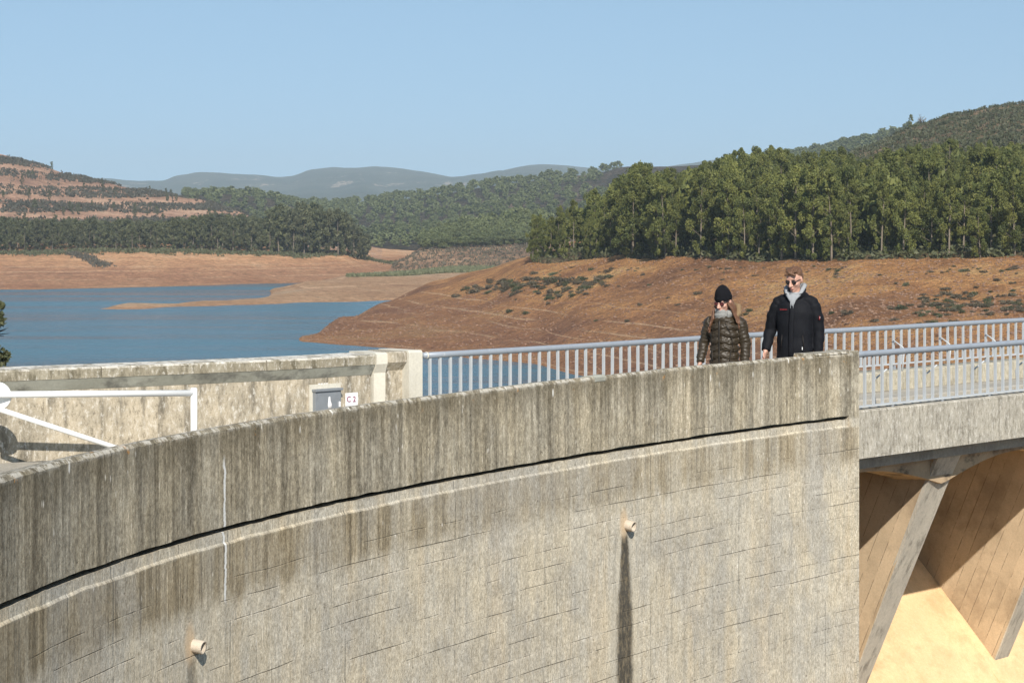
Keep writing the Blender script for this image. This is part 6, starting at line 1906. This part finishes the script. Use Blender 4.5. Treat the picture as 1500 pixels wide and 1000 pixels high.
def build_woman():
    loc = (2.15, 22.1, 0.0); rz = R(-24)
    arms = [(-1, (V3(-0.155, 0.015, 1.285), V3(-0.232, 0.04, 1.06), V3(-0.252, -0.03, 0.865))),
            (1, (V3(0.160, 0.015, 1.285), V3(0.212, 0.035, 1.06), V3(0.216, -0.01, 0.845)))]
    root, hc, Mh, k = person('person', loc, rz, 'woman in black beanie, sunglasses and shiny olive brown quilted jacket walking', 1.595, True, R(20), R(-16), arms, 0.8)
    def P(x, y, z, s=0.97): return hc + Mh @ V3(x * s, y * s, z * s)
    rot = Mh.to_quaternion()
    # quilted jacket: rings that bulge between the seams
    j = MB()
    z0, z1 = 0.845, 1.355; nq = 7
    prof = lambda t: np.interp(t, [0, 0.12, 0.35, 0.6, 0.8, 0.92, 1.0], [0.140, 0.152, 0.143, 0.150, 0.158, 0.135, 0.090])
    profy = lambda t: np.interp(t, [0, 0.12, 0.35, 0.6, 0.8, 0.92, 1.0], [0.118, 0.126, 0.120, 0.132, 0.130, 0.112, 0.080])
    pts = []; rad = []
    for i in range(nq * 7 + 1):
        t = i / (nq * 7); b = abs(math.sin(math.pi * t * nq)) ** 0.55
        pts.append((0, 0.004 * t, z0 + (z1 - z0) * t)); rad.append((float(prof(t)) - 0.012 + 0.019 * b, float(profy(t)) - 0.012 + 0.021 * b))
    j.tube(pts, rad, 34, up=(1, 0, 0))
    for side, (sh, el, wr) in arms:
        a = [sh + V3(-side * 0.05, 0, 0.0), sh, el, wr]
        P_ = []; R_ = []
        path = [a[0]] + [a[1].lerp(a[2], q) for q in np.linspace(0, 1, 36)] + [a[2].lerp(a[3], q) for q in np.linspace(0.03, 0.97, 30)]
        n_ = len(path)
        for i, p in enumerate(path):
            t = i / (n_ - 1); b = abs(math.sin(math.pi * t * 12)) ** 0.6
            r = float(np.interp(t, [0, 0.1, 0.5, 0.9, 1.0], [0.062, 0.064, 0.056, 0.047, 0.040])) - 0.006 + 0.008 * b
            P_.append(p); R_.append((r, r * 1.05))
        j.tube(P_, R_, 18, up=(1, 0, 0))
    def puff(co):
        n = V3(co.x, co.y * 1.2, 0); l = n.length
        q = 0.0035 * math.sin(co.x * 95 + 7 * math.sin(co.z * 60)) + 0.003 * math.sin(co.z * 48 + co.x * 22)
        return co + (n / l * q if l > 1e-5 else V3(0, 0, 0)) + V3(0, 0, 0.008 * math.sin(co.x * 30 + 1.3))
    jk = j.remeshed('quilted_jacket', M_PUFF, root, 0.0062, 2, fn=puff)
    m = MB()
    zf = [(-0.012, -0.5 * 0, 0)]
    pts = [(-0.014, -(float(profy(t)) + 0.003), z0 + (z1 - z0) * t) for t in np.linspace(0.0, 0.93, 14)]
    m.tube(pts, [(0.010, 0.006)] * 14, 8, up=(1, 0, 0)); m.build('zip', M_PUFFD, jk)
    for q in (-1, 1):     # curved princess seams and pockets
        m = MB(); pts = []
        for t in np.linspace(0.30, 0.86, 9):
            x = q * float(np.interp(t, [0.30, 0.55, 0.72, 0.86], [0.118, 0.108, 0.085, 0.045])); y = -math.sqrt(max(0, 1 - (x / (float(prof(t)) + 0.004)) ** 2)) * (float(profy(t)) + 0.006)
            pts.append((x, y, z0 + (z1 - z0) * t))
        m.tube(pts, 0.0045, 6); m.build('curved_seam', M_PUFFD, jk)
        m = MB(); pts = []
        for t in np.linspace(0.10, 0.34, 5):
            x = q * (0.088 + 0.06 * (t - 0.1)); y = -math.sqrt(max(0, 1 - (x / (float(prof(t)) + 0.004)) ** 2)) * (float(profy(t)) + 0.008)
            pts.append((x, y, z0 + (z1 - z0) * t))
        m.tube(pts, 0.005, 6); m.build('pocket_zip', M_PUFFD, jk)
    m = MB(); m.tube([(0, 0, z0 + 0.004), (0, 0, z0 - 0.012)], [(0.153, 0.121), (0.147, 0.115)], 28, up=(1, 0, 0)); m.build('hem_band', M_PUFFD, jk)
    # hood hanging behind with a brown lining, its rim showing beside the neck
    m = MB()
    m.ball((0.01, 0.115, 1.385), (0.125, 0.065, 0.075), None, 22, 12)
    m.tube([(-0.100, 0.02, 1.345), (-0.125, 0.075, 1.395), (-0.07, 0.125, 1.435), (0.03, 0.13, 1.455), (0.12, 0.085, 1.440), (0.148, 0.01, 1.375), (0.120, -0.04, 1.325)], [0.020, 0.028, 0.032, 0.036, 0.036, 0.030, 0.018], 12)
    m.remeshed('hood', M_FUR, jk, 0.0075, 2)
    # scarf
    m = MB()
    for (z, r, tl) in ((1.365, 0.082, 0.012), (1.392, 0.078, -0.010), (1.345, 0.075, 0.02)):
        m.tube([(math.cos(a) * r, math.sin(a) * r * 0.95 - 0.012, z + tl * math.cos(a * 1.0 + z * 9)) for a in np.linspace(0, 2 * math.pi, 22)], 0.026, 10, cap=True)
    m.remeshed('scarf', M_SCARF, root, 0.006, 2)
    # beanie: cap with turned-up rib
    m = MB()
    m.tube([P(0, 0.012, 0.030), P(0, 0.014, 0.050), P(0, 0.018, 0.085), P(0, 0.024, 0.122), P(0, 0.034, 0.160), P(0, 0.036, 0.178)],
           [(0.078, 0.098), (0.080, 0.100), (0.077, 0.096), (0.067, 0.080), (0.042, 0.048), (0.012, 0.014)], 28, up=Mh @ V3(1, 0, 0))
    bn = m.build('beanie', M_BEAN, root)
    m = MB()
    n_ = 60
    vs = []; fs = []
    for i in range(n_):
        a = 2 * math.pi * i / n_; rb = 1 + (0.018 if i % 2 else 0)
        for (r, z) in ((0.0, 0.018), (0.006, 0.028), (0.008, 0.058), (0.001, 0.068)):
            vs.append(P(math.cos(a) * (0.079 + r * 0.7) * rb, 0.013 + math.sin(a) * (0.100 + r * 0.7) * rb, z - 0.012 * math.sin(a)))
    for i in range(n_):
        for q in range(3): fs.append((4 * i + q, 4 * ((i + 1) % n_) + q, 4 * ((i + 1) % n_) + q + 1, 4 * i + q + 1))
    m.add(vs, fs, True); m.build('turn_up', M_BEAN, bn)
    # long hair falling to both sides of the face over the chest
    h = MB(); rr = random.Random(5)
    for q in (-1, 1):
        for i in range(16):
            s0 = P(q * (0.070 + rr.uniform(-.012, .01)), -0.035 + 0.09 * i / 15, -0.005 + rr.uniform(-.01, .01))
            if q < 0: e = V3(-0.120 + rr.uniform(-.03, .02), -0.135 + 0.08 * rr.random(), 1.205 + rr.uniform(-.05, .04)); mid = V3(-0.095 + rr.uniform(-.012, .012), -0.105 + 0.12 * i / 15, 1.32)
            else: e = V3(0.170 + rr.uniform(-.02, .02), -0.105 + 0.07 * rr.random(), 1.255 + rr.uniform(-.05, .04)); mid = V3(0.118 + rr.uniform(-.012, .015), -0.055 + 0.09 * i / 15, 1.365)
            h.tube([s0, s0.lerp(mid, 0.5) + V3(q * 0.012, 0, 0), mid, mid.lerp(e, 0.5) + V3(q * 0.010, -0.01, 0), e], [0.009, 0.012, 0.012, 0.009, 0.003], 8)
    h.ball(P(0, 0.045, -0.02), (0.078, 0.060, 0.085), rot, 18, 12)
    h.remeshed('long_hair', M_HAIRR, root, 0.0062, 1)
    m = MB(); m.ball(P(0, -0.094, -0.053), (0.019, 0.005, 0.0035), rot, 12, 6); m.ball(P(0, -0.091, -0.061), (0.017, 0.005, 0.0045), rot, 12, 6); m.build('lips', M_LIP, root)
    glasses(root, hc, Mh, M_LENSR, 0.98)
    return root
build_man()
build_woman()
